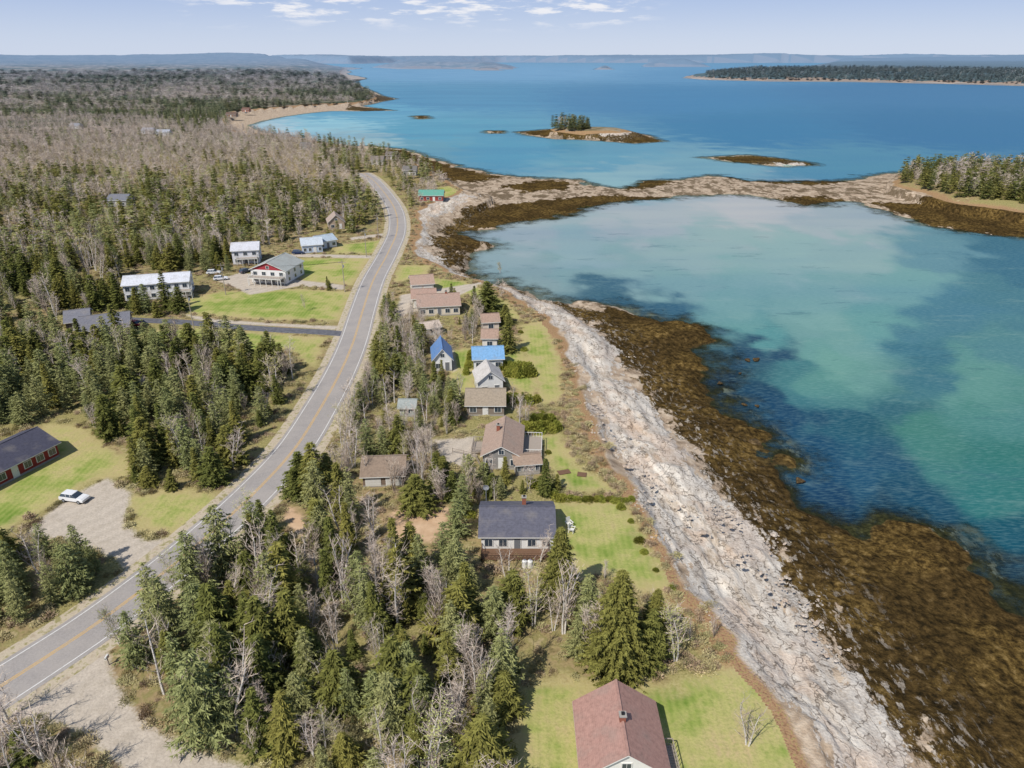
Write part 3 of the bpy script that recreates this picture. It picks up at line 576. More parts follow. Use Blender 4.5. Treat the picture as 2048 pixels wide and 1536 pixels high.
    if deck:
        for (x0,x1,y0,y1,dz,dm) in deck:
            D=MB(); w2,d2=x1-x0,y1-y0; nbd=max(3,int(d2/.3))
            for i in range(nbd): D.box(((x0+x1)/2,y0+d2*(i+.5)/nbd,dz),(w2,d2/nbd-.03,.06),0)
            per=[(x0,y0),(x1,y0),(x1,y1),(x0,y1)]
            for i in range(4):
                p1,p2=per[i],per[(i+1)%4]; L=math.dist(p1,p2); mx_,my_=(p1[0]+p2[0])/2,(p1[1]+p2[1])/2
                if abs(my_-0)<.3 and p1[1]==p2[1] and y1<=.3 and i==2: continue
                an=math.atan2(p2[1]-p1[1],p2[0]-p1[0]); D.box((mx_,my_,dz+1.),(L,.08,.08),1,an); D.box((mx_,my_,dz+.2),(L,.05,.05),1,an); D.box((mx_,my_,dz-.12),(L,.05,.2),1,an)
                k=max(2,int(L/.5))
                for j in range(k+1):
                    px_,py_=p1[0]+(p2[0]-p1[0])*j/k,p1[1]+(p2[1]-p1[1])*j/k; D.box((px_,py_,dz+.5),(.05,.05,1.),1)
                    if j%4==0: D.box((px_,py_,dz/2),(.14,.14,dz),1)
            D.obj('deck',[WOOD if dm is TRM else dm,dm],e)
    return e
house((1165,1588,1330,1588),8.2,3,2.9,'y',(236,234,228),(176,138,126),'white cottage with reddish-brown gable roof on a mown lawn',nw=3,chim=(.0,.45),deck=[(4.1,5.7,1,5,.6,WOOD)])
house((963,1102,1106,1102),8.5,2.8,2.0,'x',(238,236,232),(100,100,112),'white house with dark grey roof and wooden front deck',nw=5,chim=(.2,.7),deck=[(-5.2,4.6,-2.4,-.1,.5,DWOOD)])
house((727,975,808,972),6.5,2.3,1.7,'x',(130,112,98),(146,128,112),'low brown wooden garage with weathered shingle roof','garage',nw=2,garage=True)
house((966,938,1040,940),11,2.9,1.8,'y',(150,146,142),(174,150,134),'grey shingled house with brown roof and white deck railings',nw=3,chim=(-.3,.6),deck=[(3.4,7.0,4,10.5,.9,TRM),(-5.8,-3.5,5,9,.5,WOOD)])
house((1032,952,1080,948),3.6,2.3,.7,'x',(176,168,158),(164,142,124),'small sunroom outbuilding with brown roof and row of windows','outbuilding',nw=4,door=False)
house((934,832,1008,832),6.5,2.6,2.0,'x',(140,128,116),(160,146,128),'small brown cottage with weathered shingle roof beside hedge',nw=3)
house((800,834,830,834),3.5,2.2,.9,'x',(170,175,172),(160,166,162),'small grey garden shed among bare trees','shed',nw=1,door=False)
house((957,792,1006,788),6,3.4,2.2,'y',(236,234,230),(204,198,192),'small white gabled cottage with pale roof',nw=2)
house((948,742,1006,740),6,3,1.8,'x',(225,228,230),(124,168,208),'cottage with bright blue metal roof',nw=3,metal=True)
house((868,744,904,742),8,3.2,2.4,'y',(236,236,236),(104,142,192),'white gabled cottage with blue roof',nw=2,metal=True)
house((965,698,994,698),4.5,3,1.4,'x',(232,226,218),(170,144,128),'small white shed with brown roof','shed',nw=1,door=False)
house((966,664,998,662),4.5,2.8,1.4,'x',(220,205,190),(170,144,128),'small cream shed with brown roof','shed',nw=1,door=False)
house((850,674,881,669),3.8,2.3,1.0,'x',(236,234,230),(200,184,170),'small white shed beside bare trees','shed',nw=1,door=False)
house((838,634,920,630),9,3,2.1,'x',(226,214,196),(172,146,132),'wide cream house with brown shingle roof near the shore',nw=5,chim=(.4,.5))
house((826,618,872,616),6,3.2,1.8,'x',(232,222,206),(172,144,130),'cream wing with brown shingle roof','garage',garage=True)
house((825,588,868,585),7,3,1.8,'x',(226,214,200),(176,150,134),'cream double garage with brown roof','garage',garage=True)
house((252,604,382,594),9.5,5.0,1.6,'x',(238,238,240),(218,220,226),'long white two-storey house with pale metal roof',nw=8,two=True,metal=True,deck=[(6,9.8,-2.5,-.1,2.6,TRM)])
house((505,566,574,570),12.5,4.6,2.4,'y',(236,234,232),(172,176,172),'white house with red gable and raised deck',nw=4,two=True,gable=(172,62,70),deck=[(-5.6,5.6,-3,-.1,2.6,TRM)])
house((467,530,520,527),9,5,1.8,'x',(230,230,235),(208,208,214),'white and red two-storey house with pale roof',nw=3,two=True,deck=[(-3,4,-2.2,-.1,2.5,TRM)])
house((606,508,646,505),8,3.2,1.8,'x',(190,205,225),(196,204,212),'pale blue house with light roof',nw=4)
house((640,500,674,494),7,3.0,1.6,'x',(225,230,236),(176,190,202),'pale blue and white house wing with light roof',nw=3)
house((658,460,690,458),9,3.2,2.8,'y',(180,160,140),(176,158,146),'tan house with steep brown roof at the wood edge',nw=2)
house((838,403,886,403),9,3,2.0,'x',(158,70,60),(104,164,146),'red house with green metal roof above the shore',nw=4,metal=True)
house((165,684,262,672),11,2.8,2.2,'x',(120,110,104),(122,122,130),'low house with dark grey roof at end of a paved driveway',nw=4)
house((135,664,182,658),9,2.6,1.8,'x',(120,110,104),(126,126,134),'low wing with dark grey roof','garage',nw=2,garage=True)
house((-60,1005,120,912),9.5,2.8,1.9,'x',(146,52,50),(80,80,94),'long red house with dark grey roof on a lawn',nw=7,ov=.6)
for (u,v,w_,wl_,rf_,lb) in [(216,414,38,(170,168,168),(120,122,130),'grey farmhouse amid the woods'),(772,320,22,(150,140,130),(120,112,106),'grey cottage by the shore'),(742,330,24,(200,196,190),(130,120,112),'pale cottage near the shore road'),(806,352,26,(190,186,180),(120,116,112),'pale cottage near the shore road'),(284,268,22,(220,220,222),(150,150,158),'white house among bare woods'),(312,272,26,(225,225,228),(165,168,176),'white house among bare woods'),(140,258,18,(215,215,215),(140,140,146),'white house among bare woods'),(452,234,20,(150,120,100),(110,90,80),'brown house behind the beach'),(484,224,14,(180,110,80),(120,90,80),'red-brown house behind the beach'),(560,280,16,(210,210,210),(140,136,132),'white house by the beach'),(600,300,18,(190,190,190),(120,116,112),'grey house by the beach')]:
    house((u,v,u+w_,v),9,3.2,2.2,'x',wl_,rf_,lb,nw=3)
# ------------------------------------------------------------ vehicles
def car(u,v,ang,rgb,label):
    x,y=P(u,v); e=newobj('parked_car',None); e.location=(x,y,LZ+.03); e.rotation_euler=(0,0,math.radians(ang)); top(e,label,'car')
    paint=plain('car_paint',rgb,.25,.6)
    prof=[(-2.25,.35),(-2.3,.75),(-2.2,1.0),(-1.2,1.05),(1.0,1.0),(1.9,.9),(2.25,.72),(2.28,.35)]
    B=MB(); N=len(prof)
    for s_,k in((-.9,1),(.9,1)): B.V+=[(a,s_*(1 if z<.9 else .94),z) for a,z in prof]
    B.F.append(tuple(range(N))); B.M.append(0); B.F.append(tuple(range(2*N-1,N-1,-1))); B.M.append(0)
    for i in range(N): j=(i+1)%N; B.F.append((j,i,N+i,N+j)); B.M.append(0)
    b=B.obj('body',[paint],e); bv=b.modifiers.new('b','BEVEL'); bv.width=.07; bv.segments=2
    G=MB(); V=[(-2.1,-.83,1.02),(1.05,-.83,1.0),(1.05,.83,1.0),(-2.1,.83,1.02),(-1.75,-.66,1.48),(.3,-.66,1.5),(.3,.66,1.5),(-1.75,.66,1.48)]
    G.V=V; G.F=[(0,1,5,4),(1,2,6,5),(2,3,7,6),(3,0,4,7)]; G.M=[0]*4; G.obj('window',[GLS],e)
    Rr=MB(); Rr.box((-.72,0,1.52),(2.1,1.34,.06),0,0,.95)
    for xx in(-.55,.28): 
        for s_ in(-1,1): Rr.box((xx-.3,s_*.76,1.25),(.09,.06,.5),0)
    Rr.obj('roof',[paint],e)
    for xx in(-1.4,1.4):
        for s_ in(-1,1):
            w_=MB(); w_.tube((0,-.11,0),(0,.11,0),.33,.33,16,0); w_.tube((0,-.13,0),(0,.13,0),.19,.19,10,1); w_.obj('wheel',[DKR,GREYT],e,(xx,s_*.82,.33))
    for s_ in(-1,1):
        h_=MB(); h_.box((0,0,0),(.08,.35,.14),0); h_.obj('headlight',[TRM],e,(2.24,s_*.6,.7)); h_=MB(); h_.box((0,0,0),(.08,.3,.18),0); h_.obj('tail_light',[RDOOR],e,(-2.28,s_*.65,.8))
car(151,1001,-12,(235,235,235),'white hatchback parked on the dirt lot')
car(597,508,5,(40,55,90),'dark blue car parked beside a pale blue house')
car(273,652,-20,(190,40,50),'red car parked on the paved driveway')
car(442,560,20,(235,235,238),'white car parked on a gravel drive'); car(492,545,60,(70,80,95),'dark grey car parked by a house')
car(428,548,10,(230,230,230),'white car parked on a gravel drive')
# ------------------------------------------------------------ poles and small things
POLES=[]
def pole(u,v,h=10,ang=0,label='wooden utility pole with crossarm beside the road'):
    x,y=P(u,v); e=newobj('utility_pole',None); e.location=(x,y,LZ); e.rotation_euler=(0,0,ang); top(e,label,'utility pole','utility poles along the road')
    b=MB(); b.tube((0,0,-.3),(0,0,h),.15,.1,8); b.obj('pole',[WOOD],e); b=MB(); b.box((0,-.16,h-.6),(2.3,.1,.12),0); b.obj('crossarm',[WOOD],e)
    b=MB(); 
    for xx in(-1,0,1): b.tube((xx,-.16,h-.54),(xx,-.16,h-.34),.05,.04,6)
    b.obj('insulator',[CON],e); b=MB(); b.tube((.28,0,h-2.2),(.28,0,h-1.4),.22,.22,10); b.obj('transformer',[GREYT],e); POLES.append((x,y,h))
for u,v in [(388,657),(452,590),(690,584),(733,514),(757,478),(770,440)]: pole(u,v)
def wires(a,b,lb='thin black overhead power lines between utility poles'):
    M=MB()
    for dx in(-.9,0,.9):
        p=[(a[0]+(b[0]-a[0])*t/10+dx*.6,a[1]+(b[1]-a[1])*t/10,LZ+a[2]-.4-(1-(2*t/10-1)**2)*.9) for t in range(11)]
        for q,r_ in zip(p[:-1],p[1:]): M.tube(q,r_,.022,.022,3,0,False)
    o=M.obj('power_line',[DKR]); top(o,lb,'power line','power lines')
for i,j in[(0,1),(1,2),(2,3),(3,4),(4,5)]: wires(POLES[i],POLES[j])
def chair(u,v,ang):
    x,y=P(u,v); e=newobj('garden_chair',None); e.location=(x,y,LZ); e.rotation_euler=(0,0,ang); e.scale=(1.3,1.3,1.3); top(e,'white slatted wooden garden chair on the lawn','garden chair','white chairs on the lawn')
    b=MB(); [b.box((i*.1-.25,0,.38),(.08,.55,.03)) for i in range(6)]; b.obj('seat',[TRM],e)
    b=MB(); [b.box((i*.1-.25,.32+.0,.75),(.085,.03,.8-.05*abs(i-2.5))) for i in range(6)]; b.obj('backrest',[TRM],e)
    for sx_ in(-1,1):
        b=MB(); b.box((sx_*.34,0,.6),(.12,.75,.03)); b.obj('armrest',[TRM],e)
        for sy_ in(-1,1): b=MB(); b.box((sx_*.32,sy_*.27,.3),(.06,.06,.6)); b.obj('leg',[TRM],e)
chair(1138,1052,.5); chair(1143,1064,1.2)
for u in(1049,1060):
    x,y=P(u,1135); e=newobj('propane_tank',None); e.location=(x,y,LZ); top(e,'white upright propane tank beside the deck','propane tank','propane tanks')
    b=MB(); b.tube((0,0,.1),(0,0,1.15),.38,.38,14); b.tube((0,0,1.15),(0,0,1.32),.38,.16,14); b.obj('tank',[TRM],e); b=MB(); b.tube((0,0,1.3),(0,0,1.45),.12,.12,8); b.obj('valve',[GREYT],e); b=MB(); b.tube((0,0,0),(0,0,.1),.3,.3,10); b.obj('base',[GREYT],e)
x,y=P(985,1050); e=newobj('satellite_dish',None); e.location=(x-1,y+2,LZ); top(e,'grey satellite dish on a pole behind the dark roof','satellite dish')
b=MB(); b.tube((0,0,0),(0,0,5.4),.05,.05,6); b.obj('pole',[GREYT],e)
b=MB(); ring=[(.5*math.cos(t*.5236),.15,.5*math.sin(t*.5236)) for t in range(12)]
for i in range(12): b.poly([(0,.3,0),ring[i],ring[(i+1)%12]])
b.obj('dish',[GREYT],e,(0,-.2,5.6))
def mailbox(u,v):
    x,y=P(u,v); e=newobj('mailbox',None); e.location=(x,y,LZ); top(e,'white mailbox on a wooden post beside the gravel turnout','mailbox'); b=MB(); b.box((0,0,.55),(.12,.12,1.1)); b.obj('post',[WOOD],e)
    b=MB(); b.box((0,0,1.2),(.3,.6,.22)); b.tube((0,-.3,1.31),(0,.3,1.31),.15,.15,10); b.obj('box',[TRM],e); b=MB(); b.box((.17,0,1.35),(.02,.05,.25)); b.obj('flag',[RDOOR],e)
mailbox(218,1330); mailbox(436,676)
def planks(u,v,ang,n,L,name,label,cat):
    x,y=P(u,v); M=MB()
    for i in range(n): M.box((0,i*.34,.12-i*.0),(L,.3,.08),0)
    M.box((-L/2+.1,n*.17,.05),(.1,n*.34,.1),0); M.box((L/2-.1,n*.17,.05),(.1,n*.34,.1),0)
    o=M.obj(name,[DWOOD],None,(x,y,LZ)); o.rotation_euler=(0,0,ang); top(o,label,cat)
planks(1130,948,.3,4,2.2,'wooden_platform','low brown wooden platform on the grass','platform'); planks(1163,953,-.2,4,1.6,'wooden_platform','low brown wooden platform on the grass','platform')
x,y=P(1310,1075); M=MB()
for i in range(14): M.box((i*.42,0,-.12-i*.25),(.4,1.2,.07),0)
for s_ in(-.62,.62):
    for i in range(0,14,3): M.box((i*.42,s_,.35-i*.25),(.08,.08,1.),0)
o=M.obj('beach_stairs',[plain('yellow_wood',(205,170,120))],None,(x,y,LZ+.2)); o.rotation_euler=(0,0,math.radians(-35)); top(o,'wooden stairs going down the bank to the rocks','stairs')
def fence(pts,label,mat=WOOD,h=1.):
    M=MB(); W_=[P(*p) for p in pts]
    for a_,b_ in zip(W_[:-1],W_[1:]):
        L=math.dist(a_,b_); an=math.atan2(b_[1]-a_[1],b_[0]-a_[0]); k=max(1,int(L/2))
        for zz in(.4,.85): M.box(((a_[0]+b_[0])/2,(a_[1]+b_[1])/2,LZ+zz*h),(L,.05,.12),0,an)
        for j in range(k+1): M.box((a_[0]+(b_[0]-a_[0])*j/k,a_[1]+(b_[1]-a_[1])*j/k,LZ+h/2),(.1,.1,h),0,an)
    top(M.obj('fence',[mat]),label,'fence')
fence([(905,905),(950,915),(960,935)],'weathered wooden rail fence beside the gravel drive'); fence([(255,300),(315,296)],'green fence around a court in the woods',plain('green_paint',(20,150,110)),3.)
# ------------------------------------------------------------ boulders
def rock_mesh(seed,mat):
    import bmesh
    bm=bmesh.new(); bmesh.ops.create_icosphere(bm,subdivisions=2,radius=1); r=random.Random(seed); k=[Vector((r.gauss(0,1),r.gauss(0,1),r.gauss(0,1))).normalized() for _ in range(12)]
    for v in bm.verts:
        for q in k:
            d=v.co.dot(q)-.5
            if d>0: v.co-=q*d*.95
        v.co.z*=.6
    me=bpy.data.meshes.new('boulder'); bm.to_mesh(me); bm.free(); me.materials.append(mat); return me
m=NB('granite'); GRN=m.diffuse(m.mix(m.rmp(m.rnd(),.2,1,0,.5),m.ramp(m.noise(2,3,vec=m.obj()),[(.3,S(142,128,114)),(.6,S(210,198,184))]),S(186,162,140)))
m=NB('wet_weed_rock'); m.col(m.ramp(m.noise(3,4,vec=m.obj()),[(.3,S(44,36,24)),(.6,S(92,74,46)),(.75,S(130,112,84))])); m.bump(m.noise(4,3,vec=m.obj()),.8,.2); WRK=m.m
RM=[rock_mesh(i,GRN) for i in range(3)]; RW=[rock_mesh(9+i,WRK) for i in range(2)]
def inview(x,y,m=120): u,v,d=proj(x,y,LZ); return (u>-m)&(u<2048+m)&(v<1536+200)
xx=rng.uniform(-20,140,60000); yy=rng.uniform(40,430,60000); k_=rng.random(60000)<np.clip(90/np.hypot(xx,yy),0.05,1); xx,yy=xx[k_],yy[k_]
w1,l1,r1=fields(xx,yy); rr1=smax(xx,yy,ROCK,20.)
ok=(w1>0)&(l1<1.5)&inview(xx,yy)&(rr1>-6); cl=fbm(xx/8,yy/12,4,91); ok&=(cl>.66)|((l1>-3)&(cl>.53))|((yy>240)&(cl>.47))
tt=np.clip(w1/(w1+np.maximum(-l1,0)+1e-3),0,1); zz1=LZ*tt**.9
ix=np.where(ok)[0]; sz=rng.gamma(1.4,.1,len(ix))+.08; od=np.argsort(-sz/r1[ix]); o_=ix[od]; ssz=sz[od]
fr=[]
for n_ in range(min(70,len(o_))):
    i=o_[n_]; o=newobj('boulder',RM[n_%3],None,(xx[i],yy[i],zz1[i]+.05)); s_=min(ssz[n_],1.); o.scale=(s_*1.2,s_,s_*.7); o.rotation_euler=(0,0,rng.uniform(0,6)); top(o,'pale granite boulder on the rocky shore','boulder','boulders on the shore')
    if n_<3: fr.append(o)
rest=o_[70:3500]; rs_=ssz[70:3500]
stuff('beach_rubble','pale broken stones strewn over the shore ledges','rocks',np.stack([xx[rest],yy[rest],zz1[rest]+.05],1),np.stack([rng.uniform(-.3,.3,len(rest)),rng.uniform(-.3,.3,len(rest)),rng.uniform(0,6.3,len(rest))],1),np.stack([rs_*1.2,rs_,rs_*.7],1),rng.integers(0,3,len(rest)),fr)
for u,v,s_ in [(1510,882,1.7),(1300,650,2.2),(1180,640,1.2),(1490,808,.8),(1515,810,.7),(1440,765,.9),(1330,750,1.3),(1400,940,1.4),(1480,745,.6),(1270,662,1.),(1600,960,1.2),(1470,900,1.),(1560,1010,1.1),(1495,718,1.1),(1512,718,1.4)]:
    x,y=P(u,v,.5); o=newobj('boulder',RW[random.random()>.5],None,(x,y,.3)); o.scale=(s_*1.3,s_,s_*.9); o.rotation_euler=(0,0,random.random()*6); top(o,'dark seaweed-covered boulder at the waterline','boulder','weed-covered boulders')
# ------------------------------------------------------------ trees
def excl(x,y,pad=0.,hs=(0.,3.5,6.5)):
    w_,l_,r_=fields(x,y); ok=(l_>1.5)&(sdline(x,y,ROAD[::6])>7.4+pad)&(sdline(x,y,DRIVE[::4])>3.2)
    nr_=r_<1100; q=np.full(x.shape,-9.)
    q[nr_]=smax(x[nr_],y[nr_],LAWN+GRAV+DIRT,9.); ok&=q<-.6-pad*.5
    for cx,cy,rad,dep,wd_,ang in HOUSES:
        for dd in hs:
            rn=math.hypot(cx,cy); ax,ay=cx-cx/rn*dd,cy-cy/rn*dd; ca,sa=math.cos(-ang),math.sin(-ang)
            lx=(x-ax)*ca-(y-ay)*sa; ly=(x-ax)*sa+(y-ay)*ca
            ok&=~((np.abs(lx)<wd_/2+1.5+pad)&(np.abs(ly)<dep/2+1.5+pad))
    return ok
ZN=[ # px polygon, spacing, weights(spruce,larch,birch,leafing), hmin,hmax
 ([(232,1305),(330,1215),(440,1125),(520,1060),(570,1110),(660,1140),(700,1150),(790,1165),(880,1120),(950,1150),(1000,1190),(1100,1235),(1180,1225),(1310,1275),(1370,1330),(1180,1355),(1040,1380),(985,1700),(560,1700),(540,1550),(400,1500),(300,1440),(240,1380)],2.9,(.27,.33,.36,.04),5.5,11.5),
 ([(580,1010),(640,960),(720,985),(765,1000),(765,1095),(690,1130),(600,1100),(672,1090),(678,1055),(620,1030)],3.1,(.6,.12,.26,.02),5,9),
 ([(900,1010),(955,1005),(958,1120),(880,1125),(903,1070)],2.8,(.15,.55,.28,.02),5,8.5),
 ([(-200,640),(150,690),(300,695),(480,712),(600,745),(640,720),(615,800),(560,860),(470,950),(280,965),(270,915),(160,842),(90,840),(-200,900)],3.4,(.38,.40,.19,.03),6,11.5),
 ([(-100,1110),(40,1090),(130,1110),(205,1140),(245,1165),(180,1200),(60,1245),(-100,1330)],3.0,(.45,.4,.15,0),5,8),
 ([(-100,1460),(60,1455),(110,1475),(190,1550),(230,1620),(-100,1700)],3.,(.3,.1,.6,0),5,8),
 ([(690,790),(770,640),(800,590),(850,640),(895,690),(870,760),(935,800),(950,850),(860,890),(870,1005),(760,985),(640,955),(650,860)],2.55,(.2,.1,.64,.06),4.5,8.5),
 ([(1000,800),(1060,800),(1060,860),(950,850),(930,830)],3.0,(.6,.1,.3,0),3.5,6),
 ([(870,940),(1010,960),(1110,985),(1100,1000),(960,1005),(880,1010)],2.6,(.45,.15,.4,0),4,7),
 ([(900,600),(960,600),(960,690),(890,690),(905,650)],3.2,(.3,.05,.65,0),4,7),
 ([(-300,392),(300,385),(500,380),(650,378),(735,372),(775,430),(700,470),(600,470),(600,490),(460,500),(460,545),(400,545),(250,545),(250,600),(380,610),(360,630),(250,640),(-300,650)],4.2,(.42,.24,.32,.02),6,11),
 ([(690,320),(780,330),(840,365),(835,400),(830,415),(800,430),(775,380),(750,352)],5,(.4,.1,.45,.05),5,8.5),
 ([(1095,264),(1110,262),(1178,262),(1185,270),(1110,272)],4.5,(.97,0,.03,0),8,13),
 ([(1780,375),(1795,350),(1900,343),(2100,346),(2300,355),(2400,430),(2200,443),(2048,430),(1900,411),(1836,391)],3.9,(.74,.06,.2,0),7,11)]
KN=['spruce','larch','birch','leafing']; TR=[]
for poly,sp,wt,h0,h1 in ZN:
    isl=poly[0][0]>1050 and poly[0][1]<400
    pw=PL(poly,3 if isl else LZ); p_=np.array(pw); gx=np.arange(p_[:,0].min(),p_[:,0].max(),sp); gy=np.arange(p_[:,1].min(),p_[:,1].max(),sp)
    GX,GY=np.meshgrid(gx,gy); GX=GX.ravel()+rng.uniform(-.55,.55,GX.size)*sp; GY=GY.ravel()+rng.uniform(-.55,.55,GY.size)*sp
    ok=sd(GX,GY,pw,5.)>0; GX,GY=GX[ok],GY[ok]; ok=excl(GX,GY,0.,(0.,2.)if poly[0][0]in(690,1000,870,900) else (0.,3.5,6.5))&inview(GX,GY,250); cl=fbm(GX/15,GY/15,3,70); ok&=rng.random(len(GX))<(1. if isl else .25+1.2*cl); GX,GY=GX[ok],GY[ok]
    cl=fbm(GX/22,GY/22,3,71); c2=fbm(GX/18,GY/18,3,77); zz=LZ+(2.4 if isl else 0)
    for x,y,a_,b_ in zip(GX,GY,cl,c2):
        ww=np.array(wt)*np.array([1+7*max(0,a_-.45),1+8*max(0,.5-a_),1+8*max(0,b_-.5),1]); k=rng.choice(4,p=ww/ww.sum()); h=rng.uniform(h0,h1)*(.7+.6*b_)
        if k==0 and rng.random()<.3: h*=.5
        TR.append((x,y,k,h,zz,1.))
def woods(r0,r1,u0,u1,f,hs,smin,wtf,polys=None,seed=0):
    az0=math.atan((u0-1024)/F); az1=math.atan((u1-1024)/F)*1.; r=r0; out=[]
    while r<r1:
        sp=max(smin,r*f); k=int((az1-az0)*r/sp)
        if k>0:
            a=az0+(np.arange(k)+rng.random(k))*(az1-az0)/k; q=r+rng.uniform(0,1,k)*sp; out.append(np.stack([q*np.sin(a),q*np.cos(a),np.full(k,sp)],1))
        r+=sp
    o=np.concatenate(out); x,y,s_=o[:,0],o[:,1],o[:,2]; ok=excl(x,y)
    for zp in ZN: ok&=sd(x,y,PL(zp[0]),5.)<0
    x,y,s_=x[ok],y[ok],s_[ok]; R_=np.hypot(x,y); big=fbm(x/140,y/140,4,81+seed); sm=fbm(x/35,y/35,3,85)
    w_,l_,_r=fields(x,y); bare=wtf(x,y,R_,big,sm); dens=rng.random(len(x)); z_=LZ+np.clip((R_-1300)*.0105,0,150)*np.clip(l_/250,0,1)*(.2+1.1*fbm(x/2600,y/2600,4,41))+(fbm(x/60,y/60,3,44)*14-3)*sstep(1700,3200,R_)*np.clip(l_/40,0,1)
    for i in range(len(x)):
        if dens[i]<.1: continue
        p=rng.random(); 
        k=2 if p<bare[i] else (0 if rng.random()<.66 else 1)
        if rng.random()<.02: k=3
        h=rng.uniform(6,11)*(1 if R_[i]<900 else 1+.25*min(2,(s_[i]-8)/8)); TR.append((x[i],y[i],k,h*(.85 if k==2 else 1),z_[i],(1 if s_[i]<7 else s_[i]/7)*(1.25 if k==2 else 1)))
def wtf(x,y,R_,big,sm):
    u,v,d=proj(x,y,LZ); belt=fbm(x/260+7,y/110,3,99)
    b=.5+.5*((v>255)&(v<345)&(u<640)&((big>.30)))+.45*(v<255)*(big>.38)
    b=np.where((v<262)&(belt>.56),.04,b); b=np.where((v>205)&(v<250)&(u>330),.05,b); b=np.where((v>345),.5+.5*(sm>.48),b); return np.clip(b+(sm-.5)*.9,.02,.97)
woods(330,1100,-80,900,.0075,0,5.0,wtf)
woods(1100,3200,-80,800,.0105,0,8,wtf,seed=3)
woods(2350,3700,1380,2150,.0048,0,8,lambda x,y,R_,b,s_:np.full(len(x),.03),seed=5)
for u,v,k,h,wd_,lb in [(1112,1212,5,12.5,.95,'tall full spruce tree at the lawn edge'),(1235,1345,4,15.,.8,'broad dark spruce tree at the lawn edge'),(1300,1305,4,10,.7,None),(1195,1290,0,8,1.3,None),(632,990,0,10,1.1,None),(700,1105,0,9,1.1,None),(832,1018,0,6.5,1.3,None),(872,985,0,8,1,None),(976,622,0,9,1.2,'dark spruce tree beside a brown-roofed house'),(1018,704,0,10.5,1.1,'dark spruce tree beside small sheds'),(1113,982,0,3.5,1.3,None),
 (432,968,0,7.5,1.25,None),(398,960,0,6.5,1.2,None),(300,972,0,4,1.5,None),(345,978,0,4,1.4,None),(275,965,0,3.5,1.5,None),(1004,1425,0,6,1.25,None),(510,1120,0,8,1.1,None),(660,580,0,3.5,1.5,None),(1010,650,0,6,1.1,None),(790,650,0,7,1.2,None),(770,630,0,6,1.2,None),(655,570,0,3,1.3,None),(590,1000,0,6,1.1,None),(605,985,0,8,1.1,None),(735,965,2,6,1.,None),(790,985,2,6.5,1.,None),(805,975,2,6,1.,None),
 (1495,1490,2,7,1.,'leafless white birch standing alone on the lawn'),(1165,1300,2,6,.8,None),(1378,1280,2,3.5,.8,None),(1428,1275,2,3.5,.8,None),(1015,1165,2,7,1.,None),(940,668,2,6.5,1.3,None),(612,622,2,6,.9,None),(1000,598,2,6,1.5,None),(975,600,2,6,1.4,None),(290,600,2,5,1.4,None),(330,606,2,5,1.4,None),(300,612,2,5,1.4,None),(1210,1160,2,3.5,1.2,None),(990,1010,2,5,1.,None),(960,1010,2,5,1.,None),
 (500,1060,3,7,1.1,None),(395,1150,3,7,1,None),(350,1180,3,6.5,1,None),(240,1290,3,7,1,None),(680,870,3,7,1,None),(1080,1125,2,6,1.1,None),(1000,545,3,4,1.5,None),(40,1500,2,9,1.3,None),(90,1520,2,8,1.3,None),(10,1440,2,7,1.3,None)]:
    x,y=P(u,v); TR.append((x,y,k,h,LZ,wd_,lb))
KN+=['bigspruce','bigspruce']
T=TR; view=[]
for t_ in T:
    u,v,d=proj(t_[0],t_[1],t_[4]+4); view.append(t_[3]/d if (-60<u<2110 and v<1640) else 0)
view=np.array(view); kinds=np.array([t_[2] for t_ in T]); indiv=np.zeros(len(T),bool); RT=np.array([math.hypot(t_[0],t_[1]) for t_ in T]); LOD=290
for k in range(6):
    ii=np.where((kinds==k)&(view>0))[0]; ii=ii[np.argsort(-view[ii])][:280]; indiv[ii]=True
    jj=np.where((kinds==k)&(view>0)&(RT>LOD+20)&(~indiv))[0]; jj=jj[np.argsort(-view[jj])][:12]; indiv[jj]=True
fc={}
for i in np.where(indiv)[0]:
    t_=T[i]; k=KN[t_[2]]
    if RT[i]>LOD and t_[2]<4: k='f'+k
    n_=len(PROTO[k]); fc[k]=fc.get(k,-1)+1; v_=fc[k]%n_
    if t_[2]==4: v_=0
    if t_[2]==5: v_=1
    place_tree(k,v_,t_[0],t_[1],t_[3],rng.uniform(0,6.28),t_[4],t_[5]*rng.uniform(.85,1.2),t_[6] if len(t_)>6 else None)
for k in range(4):
    for far in(0,1):
        ii=np.where((kinds==k)&(~indiv)&((RT>LOD)==bool(far)))[0]
        kn=('f' if far else '')+KN[k]; pr=[q for q in range(len(PROTO[kn])) if (kn,q) in FIRST]
        if len(ii)==0 or not pr: continue
        vi=rng.integers(0,len(pr),len(ii)); hs=np.array([T[i][3]/PROTO[kn][pr[v_]][2] for i,v_ in zip(ii,vi)]); wd_=np.array([T[i][5] for i in ii])*rng.uniform(.9,1.2,len(ii))
        stuff(KN[k]+'_woods',{'spruce':'dark spruce forest covering the land behind the road','larch':'grey-green larches mixed through the woods','birch':'bare grey-brown leafless woods behind the road','leafing':'trees just leafing out in the woods'}[KN[k]],'woods',[(T[i][0],T[i][1],T[i][4]-.1) for i in ii],np.stack([np.zeros(len(ii)),np.zeros(len(ii)),rng.uniform(0,6.28,len(ii))],1),np.stack([hs*wd_,hs*wd_,hs],1),vi,[FIRST[(kn,q)] for q in pr])
print('TREES',len(T),[int((kinds==k).sum()) for k in range(4)])
